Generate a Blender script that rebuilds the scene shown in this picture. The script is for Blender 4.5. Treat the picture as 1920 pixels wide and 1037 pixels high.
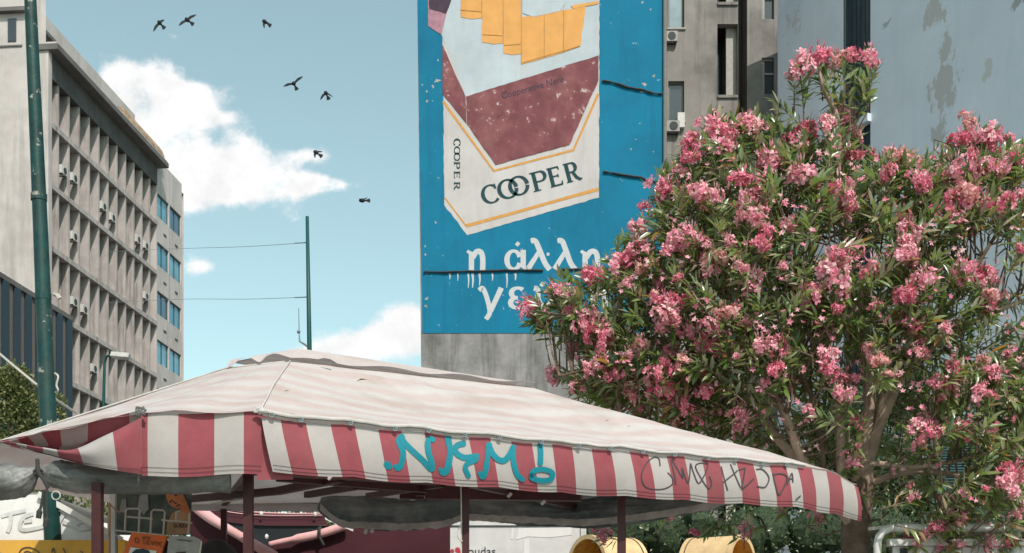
import bpy, math, random
import numpy as np
from mathutils import Vector, Matrix, noise as mnoise

# ------------------------------------------------------------------ camera, sky, sun, exposure
scene = bpy.context.scene
for o in list(bpy.data.objects):
    bpy.data.objects.remove(o)
rng = random.Random(7)
F = 2300.0; CX = 960.0; HY = 1235.0; EYE = 1.6      # focal length and principal point in pixels of a 1920 wide picture

cam_d = bpy.data.cameras.new('camera'); cam = bpy.data.objects.new('camera', cam_d)
scene.collection.objects.link(cam); scene.camera = cam
cam.location = (0, 0, EYE); cam.rotation_euler = (math.pi/2, 0, 0)
cam_d.sensor_width = 36; cam_d.lens = F/1920*36
cam_d.shift_y = (HY-518.5)/1920
cam_d.clip_start = .1; cam_d.clip_end = 3000

SUN = Vector((.24, -.62, .74)).normalized()
w = bpy.data.worlds.new('World'); scene.world = w; w.use_nodes = True
nt = w.node_tree; N = nt.nodes; L = nt.links
for n in list(N): N.remove(n)
def wn(t, **k):
    n = N.new(t)
    for a, b in k.items(): setattr(n, a, b)
    return n
def wmath(op, a, b=None, c=None):
    n = wn('ShaderNodeMath', operation=op)
    for i, v in enumerate((a, b, c)):
        if v is None: continue
        if isinstance(v, (int, float)): n.inputs[i].default_value = v
        else: L.new(v, n.inputs[i])
    return n.outputs[0]
out = wn('ShaderNodeOutputWorld'); bg = wn('ShaderNodeBackground')
sky = wn('ShaderNodeTexSky'); sky.sky_type = 'NISHITA'; sky.sun_disc = False
sky.sun_elevation = math.asin(SUN.z); sky.sun_rotation = math.atan2(SUN.x, SUN.y)
sky.air_density = 1.0; sky.dust_density = 1.5; sky.ozone_density = 1.2
SKY_STRENGTH = .15
bg.inputs[1].default_value = SKY_STRENGTH
tc = wn('ShaderNodeTexCoord'); sx = wn('ShaderNodeSeparateXYZ'); L.new(tc.outputs['Generated'], sx.inputs[0])
yy = wmath('MAXIMUM', sx.outputs[1], .02)
U = wmath('DIVIDE', sx.outputs[0], yy); V = wmath('DIVIDE', sx.outputs[2], yy)
cmb = wn('ShaderNodeCombineXYZ'); L.new(U, cmb.inputs[0]); L.new(V, cmb.inputs[1])
def wnoise(scale, detail, rough, off=0):
    n = wn('ShaderNodeTexNoise'); n.inputs['Scale'].default_value = scale
    n.inputs['Detail'].default_value = detail; n.inputs['Roughness'].default_value = rough
    m = wn('ShaderNodeVectorMath', operation='ADD'); m.inputs[1].default_value = (off, off*.7, off*.3)
    L.new(cmb.outputs[0], m.inputs[0]); L.new(m.outputs[0], n.inputs['Vector']); return n
nz = wnoise(24, 10, .62); nzb = wnoise(75, 8, .6, 4.3); nzs = wnoise(26, 6, .55, 9.1)
blobs = [(262,165,70,58),(318,215,80,75),(225,150,42,34),(310,300,105,70),(375,180,42,30),(400,222,38,16),(430,330,115,55),(540,345,90,30),
         (480,300,36,38),(570,292,50,16),(612,345,60,16),(360,360,100,45),(380,500,36,18),(250,235,70,70),
         (752,600,36,34),(715,640,70,34),(645,658,62,32),(575,672,50,28),(785,625,45,45)]
dens = None
for (px, py, rx, ry) in blobs:
    u0 = (px-CX)/F; v0 = (HY-py)/F
    a = wmath('MULTIPLY', wmath('SUBTRACT', U, u0), F/rx); b = wmath('MULTIPLY', wmath('SUBTRACT', V, v0), F/ry)
    d2 = wmath('ADD', wmath('MULTIPLY', a, a), wmath('MULTIPLY', b, b))
    g = wmath('POWER', 2.718, wmath('MULTIPLY', d2, -1.0))
    dens = g if dens is None else wmath('ADD', dens, g)
dens = wmath('MINIMUM', dens, 1.15)
dn = wmath('ADD', dens, wmath('MULTIPLY', wmath('SUBTRACT', nz.outputs['Fac'], .5), 2.6))
dn = wmath('ADD', dn, wmath('MULTIPLY', wmath('SUBTRACT', nzb.outputs['Fac'], .5), .8))
dn = wmath('MULTIPLY', dn, wmath('GREATER_THAN', dens, .04))
mr = wn('ShaderNodeMapRange'); mr.interpolation_type = 'SMOOTHSTEP'
L.new(dn, mr.inputs[0]); mr.inputs[1].default_value = .30; mr.inputs[2].default_value = 1.12
front = wmath('GREATER_THAN', sx.outputs[1], .05)
cf = wmath('MULTIPLY', mr.outputs[0], front)
# the teal cast of the photograph's sky, applied to the sky as a whole
tint = wn('ShaderNodeMix', data_type='RGBA', blend_type='MULTIPLY'); tint.inputs[0].default_value = 1
hs = wn('ShaderNodeHueSaturation'); hs.inputs['Saturation'].default_value = .58; hs.inputs['Value'].default_value = 1.13
L.new(sky.outputs[0], hs.inputs['Color']); L.new(hs.outputs[0], tint.inputs[6]); tint.inputs[7].default_value = (.89, 1.13, 1.0, 1)
mrc = wn('ShaderNodeMapRange'); L.new(nzs.outputs['Fac'], mrc.inputs[0]); mrc.inputs[1].default_value = .35; mrc.inputs[2].default_value = .6
mrc.inputs[3].default_value = 5.6; mrc.inputs[4].default_value = 6.7
ccol = wn('ShaderNodeCombineXYZ')
for i, k in enumerate((1.0, 1.0, 1.0)): L.new(wmath('MULTIPLY', mrc.outputs[0], k), ccol.inputs[i])
mx = wn('ShaderNodeMix', data_type='RGBA'); L.new(cf, mx.inputs[0]); L.new(tint.outputs[2], mx.inputs[6]); L.new(ccol.outputs[0], mx.inputs[7])
L.new(mx.outputs[2], bg.inputs[0]); L.new(bg.outputs[0], out.inputs[0])

sd = bpy.data.lights.new('sun', 'SUN'); sd.energy = 4.2; sd.angle = math.radians(.53); sd.color = (1, .945, .885)
so = bpy.data.objects.new('sun', sd); scene.collection.objects.link(so)
so.rotation_euler = SUN.to_track_quat('Z', 'Y').to_euler(); so.location = (20, -30, 60)
vs = scene.view_settings; vs.view_transform = 'Standard'; vs.look = 'None'; vs.exposure = 0.1; vs.gamma = 1.0; vs.use_curve_mapping = False
scene.cycles.max_bounces = 6; scene.cycles.transparent_max_bounces = 6

# ------------------------------------------------------------------ helpers
C = scene.collection
def P(px, py, Y): return Vector(((px-CX)/F*Y, Y, EYE+(HY-py)/F*Y))
ORG = {}
def tag(o, label=None, cat=None, group=None, kind=None):
    if label: o['label'] = label
    if cat: o['category'] = cat
    if group: o['group'] = group
    if kind: o['kind'] = kind
    return o
def thing(name, label, cat, loc, group=None):
    o = bpy.data.objects.new(name, None); C.objects.link(o); o.location = loc
    o.empty_display_size = .2
    ORG[o.name] = Vector(loc); return tag(o, label, cat, group)
def link(name, me, parent=None, org=(0, 0, 0)):
    o = bpy.data.objects.new(name, me); C.objects.link(o); org = Vector(org); ORG[o.name] = org
    if parent is not None:
        o.parent = parent; o.location = org-ORG[parent.name]
    else: o.location = org
    return o
def orth(d):
    d = d.normalized(); a = Vector((0, 0, 1)) if abs(d.z) < .9 else Vector((1, 0, 0))
    u = d.cross(a).normalized(); return u, d.cross(u).normalized()
class MB:
    def __init__(s): s.v = []; s.f = []; s.m = []; s.uv = None
    def add(s, vs, fs, mi=0):
        b = len(s.v); s.v += [Vector(q) for q in vs]
        for f in fs: s.f.append([b+i for i in f]); s.m.append(mi)
        return s
    def quad(s, a, b, c, d, mi=0): return s.add((a, b, c, d), ((0, 1, 2, 3),), mi)
    def obox(s, c, ax, ay, az, mi=0, bev=0):      # centre and three half-axis vectors
        c = Vector(c); ax = Vector(ax); ay = Vector(ay); az = Vector(az)
        vs = [c+ax*i+ay*j+az*k for k in (-1, 1) for j in (-1, 1) for i in (-1, 1)]
        return s.add(vs, ((0, 2, 3, 1), (4, 5, 7, 6), (0, 1, 5, 4), (2, 6, 7, 3), (0, 4, 6, 2), (1, 3, 7, 5)), mi)
    def box(s, x0, x1, y0, y1, z0, z1, mi=0):
        return s.obox(((x0+x1)/2, (y0+y1)/2, (z0+z1)/2), ((x1-x0)/2, 0, 0), (0, (y1-y0)/2, 0), (0, 0, (z1-z0)/2), mi)
    def bar(s, a, b, wd, ht=None, mi=0, up=None):
        a = Vector(a); b = Vector(b); d = b-a; ht = ht or wd
        up = Vector(up) if up else (Vector((0, 0, 1)) if abs(d.normalized().z) < .95 else Vector((0, 1, 0)))
        sd_ = d.cross(up).normalized(); u2 = sd_.cross(d).normalized()
        return s.obox((a+b)/2, d/2, sd_*wd/2, u2*ht/2, mi)
    def tube(s, pts, rad, seg=8, cap=True, mi=0, fn=None):
        pts = [Vector(p) for p in pts]; n = len(pts)
        if isinstance(rad, (int, float)): rad = [rad]*n
        u = None; rings = []
        for i in range(n):
            d = (pts[min(i+1, n-1)]-pts[max(i-1, 0)])
            if d.length < 1e-9: d = Vector((0, 0, 1))
            d.normalize()
            if u is None: u, _ = orth(d)
            u = (u-d*u.dot(d)).normalized(); v2 = d.cross(u)
            ring = []
            for k in range(seg):
                t = 2*math.pi*k/seg; r = rad[i]*(fn(i/(n-1), t) if fn else 1)
                ring.append(pts[i]+u*math.cos(t)*r+v2*math.sin(t)*r)
            rings.append(ring)
        vs = [q for r in rings for q in r]; fs = []
        for i in range(n-1):
            for k in range(seg):
                k2 = (k+1) % seg; fs.append((i*seg+k, i*seg+k2, (i+1)*seg+k2, (i+1)*seg+k))
        if cap: fs.append(tuple(range(seg-1, -1, -1))); fs.append(tuple((n-1)*seg+k for k in range(seg)))
        return s.add(vs, fs, mi)
    def grid(s, fn, nu, nv, mif=None):
        b = len(s.v)
        for j in range(nv+1):
            for i in range(nu+1): s.v.append(Vector(fn(i/nu, j/nv)))
        for j in range(nv):
            for i in range(nu):
                q = b+j*(nu+1)+i; s.f.append([q, q+1, q+nu+2, q+nu+1]); s.m.append(mif(i/nu+.5/nu, j/nv+.5/nv) if mif else 0)
        return s
    def poly(s, pts, n, th, mi=0):               # polygon extruded along n by th
        pts = [Vector(p) for p in pts]; n = Vector(n).normalized()*th; k = len(pts)
        vs = pts+[p+n for p in pts]
        fs = [tuple(range(k)), tuple(range(2*k-1, k-1, -1))]+[(i, i+k, (i+1) % k+k, (i+1) % k) for i in range(k)]
        return s.add(vs, fs, mi)
    def ellipsoid(s, c, r, seg=10, rings=6, mi=0, M=None):
        c = Vector(c); vs = []; fs = []
        for j in range(rings+1):
            th = math.pi*j/rings
            for i in range(seg):
                ph = 2*math.pi*i/seg
                q = Vector((r[0]*math.sin(th)*math.cos(ph), r[1]*math.sin(th)*math.sin(ph), r[2]*math.cos(th)))
                vs.append(c+(M @ q if M else q))
        for j in range(rings):
            for i in range(seg):
                i2 = (i+1) % seg; fs.append((j*seg+i, (j+1)*seg+i, (j+1)*seg+i2, j*seg+i2))
        return s.add(vs, fs, mi)
    def build(s, name, mats, parent=None, smooth=False, org=None):
        if not isinstance(mats, (list, tuple)): mats = [mats]
        if org is None:
            a = np.array([tuple(q) for q in s.v]); org = ((a[:, 0].min()+a[:, 0].max())/2, (a[:, 1].min()+a[:, 1].max())/2, a[:, 2].min())
        org = Vector(org); me = bpy.data.meshes.new(name)
        me.from_pydata([tuple(q-org) for q in s.v], [], s.f)
        for m in mats: me.materials.append(m)
        if len(mats) > 1: me.polygons.foreach_set('material_index', s.m)
        if smooth: me.polygons.foreach_set('use_smooth', [True]*len(s.f))
        if s.uv is not None:
            uvl = me.uv_layers.new(name='uv')
            li = np.zeros(len(me.loops), dtype=np.int32); me.loops.foreach_get('vertex_index', li)
            uvl.data.foreach_set('uv', np.array(s.uv, dtype=np.float32)[li].ravel())
        me.validate(); me.update()
        return link(name, me, parent, org)

# ------------------------------------------------------------------ materials (procedural)
def mat(name, col, rough=.85, var=.12, scale=6, dirt=None, streak=None, bump=.0, bscale=40, metal=0, trans=None, spec=.3, chips=None, noise_detail=6):
    """dirt=(colour, amount, scale); streak=(colour, amount); chips=(colour, threshold, scale)"""
    m = bpy.data.materials.new(name); m.use_nodes = True; t = m.node_tree; n = t.nodes; l = t.links
    for q in list(n): n.remove(q)
    o = n.new('ShaderNodeOutputMaterial'); b = n.new('ShaderNodeBsdfPrincipled')
    b.inputs['Roughness'].default_value = rough; b.inputs['Metallic'].default_value = metal; b.inputs['Specular IOR Level'].default_value = spec
    geo = n.new('ShaderNodeNewGeometry')
    def nz(sc, det=6, vec=None, ro=.6):
        q = n.new('ShaderNodeTexNoise'); q.inputs['Scale'].default_value = sc; q.inputs['Detail'].default_value = det; q.inputs['Roughness'].default_value = ro
        l.new(vec if vec is not None else geo.outputs['Position'], q.inputs['Vector']); return q.outputs['Fac']
    def mixc(f, a, bb, bt='MIX'):
        q = n.new('ShaderNodeMix'); q.data_type = 'RGBA'; q.blend_type = bt
        for i, v in ((0, f), (6, a), (7, bb)):
            if isinstance(v, (int, float)): q.inputs[i].default_value = v
            elif isinstance(v, tuple): q.inputs[i].default_value = (*v[:3], 1)
            else: l.new(v, q.inputs[i])
        return q.outputs[2]
    def rampf(f, a, bb, hi=1.0):
        q = n.new('ShaderNodeMapRange'); l.new(f, q.inputs[0]); q.inputs[1].default_value = a; q.inputs[2].default_value = bb; q.inputs[4].default_value = hi; return q.outputs[0]
    c1 = tuple(max(0, c*(1-var)) for c in col); c2 = tuple(min(1, c*(1+var)) for c in col)
    c = mixc(rampf(nz(scale, noise_detail), .3, .7), c1, c2)
    if dirt: c = mixc(rampf(nz(dirt[2], 8, ro=.65), .48, .72, dirt[1]), c, dirt[0])
    if streak:
        mp = n.new('ShaderNodeVectorMath'); mp.operation = 'MULTIPLY'; l.new(geo.outputs['Position'], mp.inputs[0]); k = streak[2] if len(streak) > 2 else 1
        mp.inputs[1].default_value = (3*k, 3*k, .22*k)
        c = mixc(rampf(nz(1.0, 7, mp.outputs[0], .65), .5, .72, streak[1]), c, streak[0])
    if chips: c = mixc(rampf(nz(chips[2], 10, ro=.7), chips[1], chips[1]+.02), c, chips[0])
    l.new(c, b.inputs['Base Color'])
    if bump:
        bp = n.new('ShaderNodeBump'); bp.inputs['Strength'].default_value = bump; bp.inputs['Distance'].default_value = .02
        l.new(nz(bscale, 8), bp.inputs['Height']); l.new(bp.outputs[0], b.inputs['Normal'])
    if trans:
        tr = n.new('ShaderNodeBsdfTranslucent'); l.new(c, tr.inputs[0]); ms = n.new('ShaderNodeMixShader'); ms.inputs[0].default_value = trans
        l.new(b.outputs[0], ms.inputs[1]); l.new(tr.outputs[0], ms.inputs[2]); l.new(ms.outputs[0], o.inputs[0])
    else: l.new(b.outputs[0], o.inputs[0])
    return m
def glass(name, col, rough=.08, spec=.8):
    m = mat(name, col, rough=rough, var=.25, scale=.8, spec=spec); return m
def leafmat(name, cols, rough=.38, trans=.28, spec=.5, tcol=(.25, .34, .05), under=None):
    m = bpy.data.materials.new(name); m.use_nodes = True; t = m.node_tree; n = t.nodes; l = t.links
    for q in list(n): n.remove(q)
    o = n.new('ShaderNodeOutputMaterial'); b = n.new('ShaderNodeBsdfPrincipled'); b.inputs['Roughness'].default_value = rough; b.inputs['Specular IOR Level'].default_value = spec
    geo = n.new('ShaderNodeNewGeometry'); oi = n.new('ShaderNodeObjectInfo')
    ad = n.new('ShaderNodeMath'); ad.operation = 'ADD'; l.new(geo.outputs['Random Per Island'], ad.inputs[0]); l.new(oi.outputs['Random'], ad.inputs[1])
    fr = n.new('ShaderNodeMath'); fr.operation = 'FRACT'; l.new(ad.outputs[0], fr.inputs[0])
    r = n.new('ShaderNodeValToRGB'); l.new(fr.outputs[0], r.inputs[0]); e = r.color_ramp.elements
    for i, (p, c) in enumerate(cols):
        if i < 2: e[i].position = p; e[i].color = (*c, 1)
        else: q = e.new(p); q.color = (*c, 1)
    l.new(r.outputs[0], b.inputs['Base Color'])
    if under:
        bk = n.new('ShaderNodeMix'); bk.data_type = 'RGBA'; l.new(geo.outputs['Backfacing'], bk.inputs[0]); l.new(r.outputs[0], bk.inputs[6]); bk.inputs[7].default_value = (*under, 1); l.new(bk.outputs[2], b.inputs['Base Color'])
    tr = n.new('ShaderNodeBsdfTranslucent'); mm = n.new('ShaderNodeMix'); mm.data_type = 'RGBA'; mm.inputs[0].default_value = .5
    l.new(r.outputs[0], mm.inputs[6]); mm.inputs[7].default_value = (*tcol, 1); l.new(mm.outputs[2], tr.inputs[0])
    ms = n.new('ShaderNodeMixShader'); ms.inputs[0].default_value = trans
    l.new(b.outputs[0], ms.inputs[1]); l.new(tr.outputs[0], ms.inputs[2]); l.new(ms.outputs[0], o.inputs[0]); return m

M = {}
M['paving'] = mat('paving', (.28, .26, .24), var=.2, scale=1.5, dirt=((.15, .14, .13), .6, .5), bump=.2)
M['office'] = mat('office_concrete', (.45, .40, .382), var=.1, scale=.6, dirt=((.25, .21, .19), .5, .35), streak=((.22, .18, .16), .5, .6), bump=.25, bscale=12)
M['office_dark'] = mat('office_recess', (.23, .20, .187), var=.2, scale=.7, streak=((.10, .088, .08), .8))  # concrete darkened for the shade between the fins
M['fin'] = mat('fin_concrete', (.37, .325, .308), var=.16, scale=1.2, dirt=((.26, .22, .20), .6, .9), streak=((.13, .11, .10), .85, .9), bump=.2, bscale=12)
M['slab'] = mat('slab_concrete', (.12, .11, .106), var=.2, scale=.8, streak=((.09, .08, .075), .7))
M['beam'] = mat('shaded_stained_beam', (.08, .075, .072), var=.25, scale=.8, streak=((.05, .045, .042), .7))  # stained concrete, darkened further for the shade under the slab
M['rust_roof'] = mat('rust_roof', (.30, .19, .12), var=.4, scale=3, dirt=((.42, .36, .28), .8, 1.5))
M['steel_glass'] = glass('reflection_blue_glass', (.05, .20, .29), rough=.12)  # pane blues stand for reflections, varied by the pale and deep copies
M['steel_glass_pale'] = glass('reflection_pale_glass', (.10, .27, .36), rough=.16)
M['steel_glass_deep'] = glass('reflection_deep_glass', (.03, .10, .15), rough=.1)
M['dark_glass'] = glass('dark_glass', (.035, .04, .045), rough=.1)
M['frame_dark'] = mat('dark_frame', (.05, .07, .08), rough=.5)
M['pale_plastic'] = mat('pale_plastic', (.52, .49, .46), rough=.5, dirt=((.25, .22, .2), .6, 3))
M['grey_plastic'] = mat('grey_plastic', (.30, .28, .262), rough=.5, dirt=((.14, .125, .115), .7, 3))
M['grille'] = mat('dark_grille', (.03, .035, .035), rough=.6)
M['navy'] = mat('navy_slat', (.018, .036, .052), rough=.6, streak=((.02, .03, .04), .6))
M['brown_slat'] = mat('brown_slat', (.15, .115, .098), rough=.7, streak=((.06, .05, .05), .6))
M['pole_green'] = mat('green_pole_paint', (.005, .036, .033), rough=.5, var=.4, scale=7, chips=((.27, .25, .22), .60, 5), dirt=((.03, .045, .04), .8, 3), bump=.15)
M['pole_teal'] = mat('teal_pole_paint', (.006, .055, .052), rough=.5)
M['black'] = mat('black_metal', (.018, .018, .02), rough=.6)
M['wire'] = mat('wire_grey', (.16, .19, .20), rough=.6)
M['mural_blue'] = mat('mural_blue', (.0, .132, .230), var=.10, scale=.5, dirt=((.0, .092, .165), .75, .35), chips=((.30, .36, .39), .665, 4.5), streak=((.0, .082, .155), .5), bump=.15, bscale=9)
M['mural_white'] = mat('mural_white', (.435, .398, .39), var=.07, scale=.8, dirt=((.35, .305, .29), .6, .7), streak=((.35, .31, .30), .6))
M['mural_pale'] = mat('mural_pale_blue', (.37, .40, .43), var=.1, scale=.9, dirt=((.40, .37, .35), .6, .6), streak=((.29, .33, .37), .6))
M['mural_maroon'] = mat('mural_maroon', (.155, .047, .054), var=.28, scale=1.6, dirt=((.24, .105, .10), .75, .8), chips=((.40, .30, .29), .61, 3.2), streak=((.15, .05, .055), .5))
M['mural_dark'] = mat('mural_dark_purple', (.05, .03, .045), var=.2)
M['mural_mauve'] = mat('mural_mauve', (.30, .15, .19), var=.2, streak=((.36, .24, .27), .6))
M['mural_orange'] = mat('mural_orange', (.56, .27, .082), var=.09, scale=2.2, streak=((.46, .22, .065), .6))
M['mural_seam'] = mat('mural_orange_seam', (.42, .20, .055), var=.1)
M['mural_gold'] = mat('mural_gold', (.47, .225, .06), var=.12, chips=((.50, .46, .43), .66, 4))
M['mural_ink'] = mat('mural_ink', (.012, .04, .048), var=.3, chips=((.45, .42, .40), .70, 3.5))
M['mural_navy'] = mat('mural_navy', (.03, .03, .055), var=.3)
M['mural_letter'] = mat('mural_letter', (.42, .41, .42), var=.07, dirt=((.38, .42, .45), .5, 1.2), chips=((.05, .20, .32), .72, 3))
M['bare_concrete'] = mat('bare_concrete', (.21, .195, .188), var=.25, scale=1.6, dirt=((.075, .07, .068), .9, .7), streak=((.05, .046, .044), .9, .9), bump=.3, bscale=9)
M['flat_wall'] = mat('stained_render', (.22, .196, .18), var=.18, scale=.8, dirt=((.10, .09, .083), .85, .5), streak=((.085, .077, .07), .8, .8), bump=.2, bscale=10)
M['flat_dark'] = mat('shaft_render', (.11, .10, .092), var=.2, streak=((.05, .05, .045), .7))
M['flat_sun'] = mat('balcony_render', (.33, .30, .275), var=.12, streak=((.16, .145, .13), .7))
M['pipe'] = mat('drain_pipe', (.16, .15, .14), rough=.6, streak=((.08, .07, .07), .5))
M['window_pale'] = glass('pale_window', (.20, .25, .28), rough=.2)
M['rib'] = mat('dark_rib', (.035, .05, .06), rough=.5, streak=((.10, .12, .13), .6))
M['canopy_red'] = mat('canvas_red', (.265, .062, .075), rough=.9, var=.12, scale=9, dirt=((.23, .075, .08), .7, 1.8), bump=.12, bscale=120, trans=.18)
M['canopy_white'] = mat('canvas_white', (.385, .343, .327), rough=.9, var=.06, scale=8, dirt=((.33, .285, .265), .6, 2.2), bump=.12, bscale=120, trans=.18)
M['hem'] = mat('canvas_hem', (.45, .41, .39), rough=.9, var=.1, scale=14, dirt=((.32, .28, .25), .6, 6))
M['frame_red'] = mat('dark_red_frame', (.042, .009, .010), rough=.55, var=.3, scale=9)
M['tarp_grey'] = mat('grey_tarp', (.085, .083, .078), rough=.42, var=.25, scale=3, spec=.5, dirt=((.30, .28, .26), .7, 3.5), bump=.6, bscale=14)
M['tarp_dark'] = mat('dark_plastic_sheet', (.06, .072, .072), rough=.4, var=.3, scale=3, spec=.5, dirt=((.26, .25, .24), .8, 1.8), bump=.35, bscale=7)
M['tarp_pale'] = mat('pale_plastic_sheet', (.42, .39, .36), rough=.4, var=.25, scale=9, dirt=((.26, .25, .24), .8, 5), trans=.4)
M['burgundy'] = mat('burgundy_canvas', (.042, .008, .012), rough=.9, var=.15, scale=2, dirt=((.026, .007, .01), .6, 1.2), bump=.15, bscale=80)
M['sunlit_edge'] = mat('sunlit_canvas_edge', (.58, .30, .30), rough=.9, var=.15, scale=5, dirt=((.55, .40, .38), .6, 4))  # burgundy canvas edge with sunlight put into its pink colour
M['turq'] = mat('turquoise_spray', (.0, .15, .19), rough=.6, var=.1)
M['turq_halo'] = mat('turquoise_overspray', (.17, .30, .32), rough=.9, var=.25, scale=40)
M['marker'] = mat('black_marker', (.045, .035, .04), rough=.6, var=.3)
M['rope'] = mat('dark_rope', (.035, .032, .03), rough=.9)
M['white_metal'] = mat('white_metal', (.50, .47, .45), rough=.45, dirt=((.30, .27, .24), .5, 4), var=.08)
M['kiosk'] = mat('kiosk_paint', (.50, .46, .45), rough=.7, var=.07, dirt=((.40, .37, .36), .6, 2), streak=((.40, .37, .36), .4))
M['kiosk_patch'] = mat('kiosk_fresh_paint', (.58, .53, .52), rough=.7, var=.05)
M['letters'] = mat('black_letters', (.03, .03, .035), rough=.6)
M['redpaint'] = mat('red_paint', (.32, .03, .04), rough=.6)
M['tarp_white'] = mat('white_tarp', (.62, .59, .57), rough=.8, var=.06, dirt=((.50, .47, .45), .6, 2), bump=.2, bscale=15)
M['spray_grey'] = mat('grey_spray', (.47, .455, .45), rough=.9, var=.2, scale=12)
M['yellow'] = mat('yellow_board', (.55, .29, .045), rough=.75, var=.12, scale=3, streak=((.40, .20, .04), .5), dirt=((.38, .20, .05), .5, 2.5))
M['wood'] = mat('pale_wood', (.60, .405, .215), rough=.6, var=.16, scale=5, streak=((.46, .29, .15), .5, 3), bump=.1)
M['wood_in'] = mat('amber_wood', (.60, .32, .07), rough=.6, var=.25, scale=7, streak=((.30, .14, .03), .7, 3))
M['dark_wood'] = mat('rack_wood', (.16, .10, .06), rough=.8, var=.2)
M['wire_pale'] = mat('pale_wire', (.42, .38, .33), rough=.5)
M['poster_dark'] = mat('poster_dark', (.06, .075, .065), rough=.5, var=.5, scale=7, dirt=((.17, .165, .14), .7, 5))
M['poster_skin'] = mat('poster_skin', (.40, .135, .055), rough=.5, var=.3, scale=14)
M['poster_tan'] = mat('poster_tan', (.38, .215, .12), rough=.5, var=.2, scale=14)
M['poster_ink'] = mat('poster_ink', (.045, .03, .025), rough=.5)
M['book_orange'] = mat('book_orange', (.50, .095, .02), rough=.45, var=.08)
M['book_grey'] = mat('book_grey', (.27, .265, .255), rough=.5, var=.15, scale=22)
M['paper'] = mat('paper_white', (.55, .52, .48), rough=.7, var=.05)
M['navy_cloth'] = mat('navy_cloth', (.022, .023, .026), rough=.8)
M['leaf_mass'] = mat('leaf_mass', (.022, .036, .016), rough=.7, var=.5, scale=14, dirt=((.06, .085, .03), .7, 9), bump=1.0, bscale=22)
M['stem'] = mat('flower_stem', (.20, .17, .06), rough=.7, var=.3, scale=20)
M['bark'] = mat('oleander_bark', (.13, .085, .06), rough=.9, var=.3, scale=9, dirt=((.24, .175, .135), .8, 5), bump=.5, bscale=30)
M['bark_pale'] = mat('pale_bark', (.36, .265, .205), rough=.9, var=.25, scale=9, dirt=((.20, .14, .105), .7, 6), bump=.4, bscale=30)
M['shutter'] = mat('teal_slat', (.07, .135, .145), rough=.5, var=.2)
M['bird'] = mat('bird_feathers', (.014, .014, .016), rough=.8, var=.3, scale=20)
# ------------------------------------------------------------------ setting: ground
mb = MB(); mb.box(-150, 150, -40, 260, -.5, 0)
tag(mb.build('ground', M['paving'], org=(0, 0, 0)), kind='structure')
mb = MB()
mb.box(-14.0, -6.2, 12, 200, 0.004, .006)
tag(mb.build('road', mat('asphalt', (.05, .05, .052), var=.2, scale=3, bump=.3), org=(-10, 60, 0)), kind='structure')
mb = MB(); mb.box(-6.2, -6.0, 12, 200, 0.004, .13)
tag(mb.build('kerb', M['bare_concrete'], org=(-6.1, 60, 0)), kind='structure')

# ------------------------------------------------------------------ wall with real openings
class Frame:
    def __init__(s, o, d, n): s.o = Vector(o); s.d = Vector(d).normalized(); s.n = Vector(n).normalized()
    def __call__(s, a, z, out=0): return s.o+s.d*a+s.n*out+Vector((0, 0, z))
def fbox(mb, fr, a0, a1, z0, z1, o0, o1, mi=0):
    c = fr((a0+a1)/2, (z0+z1)/2, (o0+o1)/2)
    return mb.obox(c, fr.d*(a1-a0)/2, fr.n*(o1-o0)/2, Vector((0, 0, (z1-z0)/2)), mi)
def wall_holes(mb, fr, a0, a1, z0, z1, holes, depth, out=0):
    xs = sorted({a0, a1, *[h[0] for h in holes], *[h[1] for h in holes]}); zs = sorted({z0, z1, *[h[2] for h in holes], *[h[3] for h in holes]})
    xs = [x for x in xs if a0 <= x <= a1]; zs = [z for z in zs if z0 <= z <= z1]
    for i in range(len(xs)-1):
        for j in range(len(zs)-1):
            xm = (xs[i]+xs[i+1])/2; zm = (zs[j]+zs[j+1])/2
            if any(h[0] < xm < h[1] and h[2] < zm < h[3] for h in holes): continue
            mb.quad(fr(xs[i], zs[j], out), fr(xs[i+1], zs[j], out), fr(xs[i+1], zs[j+1], out), fr(xs[i], zs[j+1], out))
    for (x0, x1, q0, q1) in holes:
        mb.quad(fr(x0, q0, out), fr(x0, q1, out), fr(x0, q1, out-depth), fr(x0, q0, out-depth))
        mb.quad(fr(x1, q0, out), fr(x1, q0, out-depth), fr(x1, q1, out-depth), fr(x1, q1, out))
        mb.quad(fr(x0, q0, out), fr(x0, q0, out-depth), fr(x1, q0, out-depth), fr(x1, q0, out))
        mb.quad(fr(x0, q1, out), fr(x1, q1, out), fr(x1, q1, out-depth), fr(x0, q1, out-depth))
def shared(name, src, parent, loc, rot=None):     # a piece that shares mesh data with an earlier one
    o = src.copy(); C.objects.link(o); o.name = name; o.parent = parent; org = Vector(loc); ORG[o.name] = org
    o.location = org-(ORG[parent.name] if parent else Vector()); return o
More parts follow.
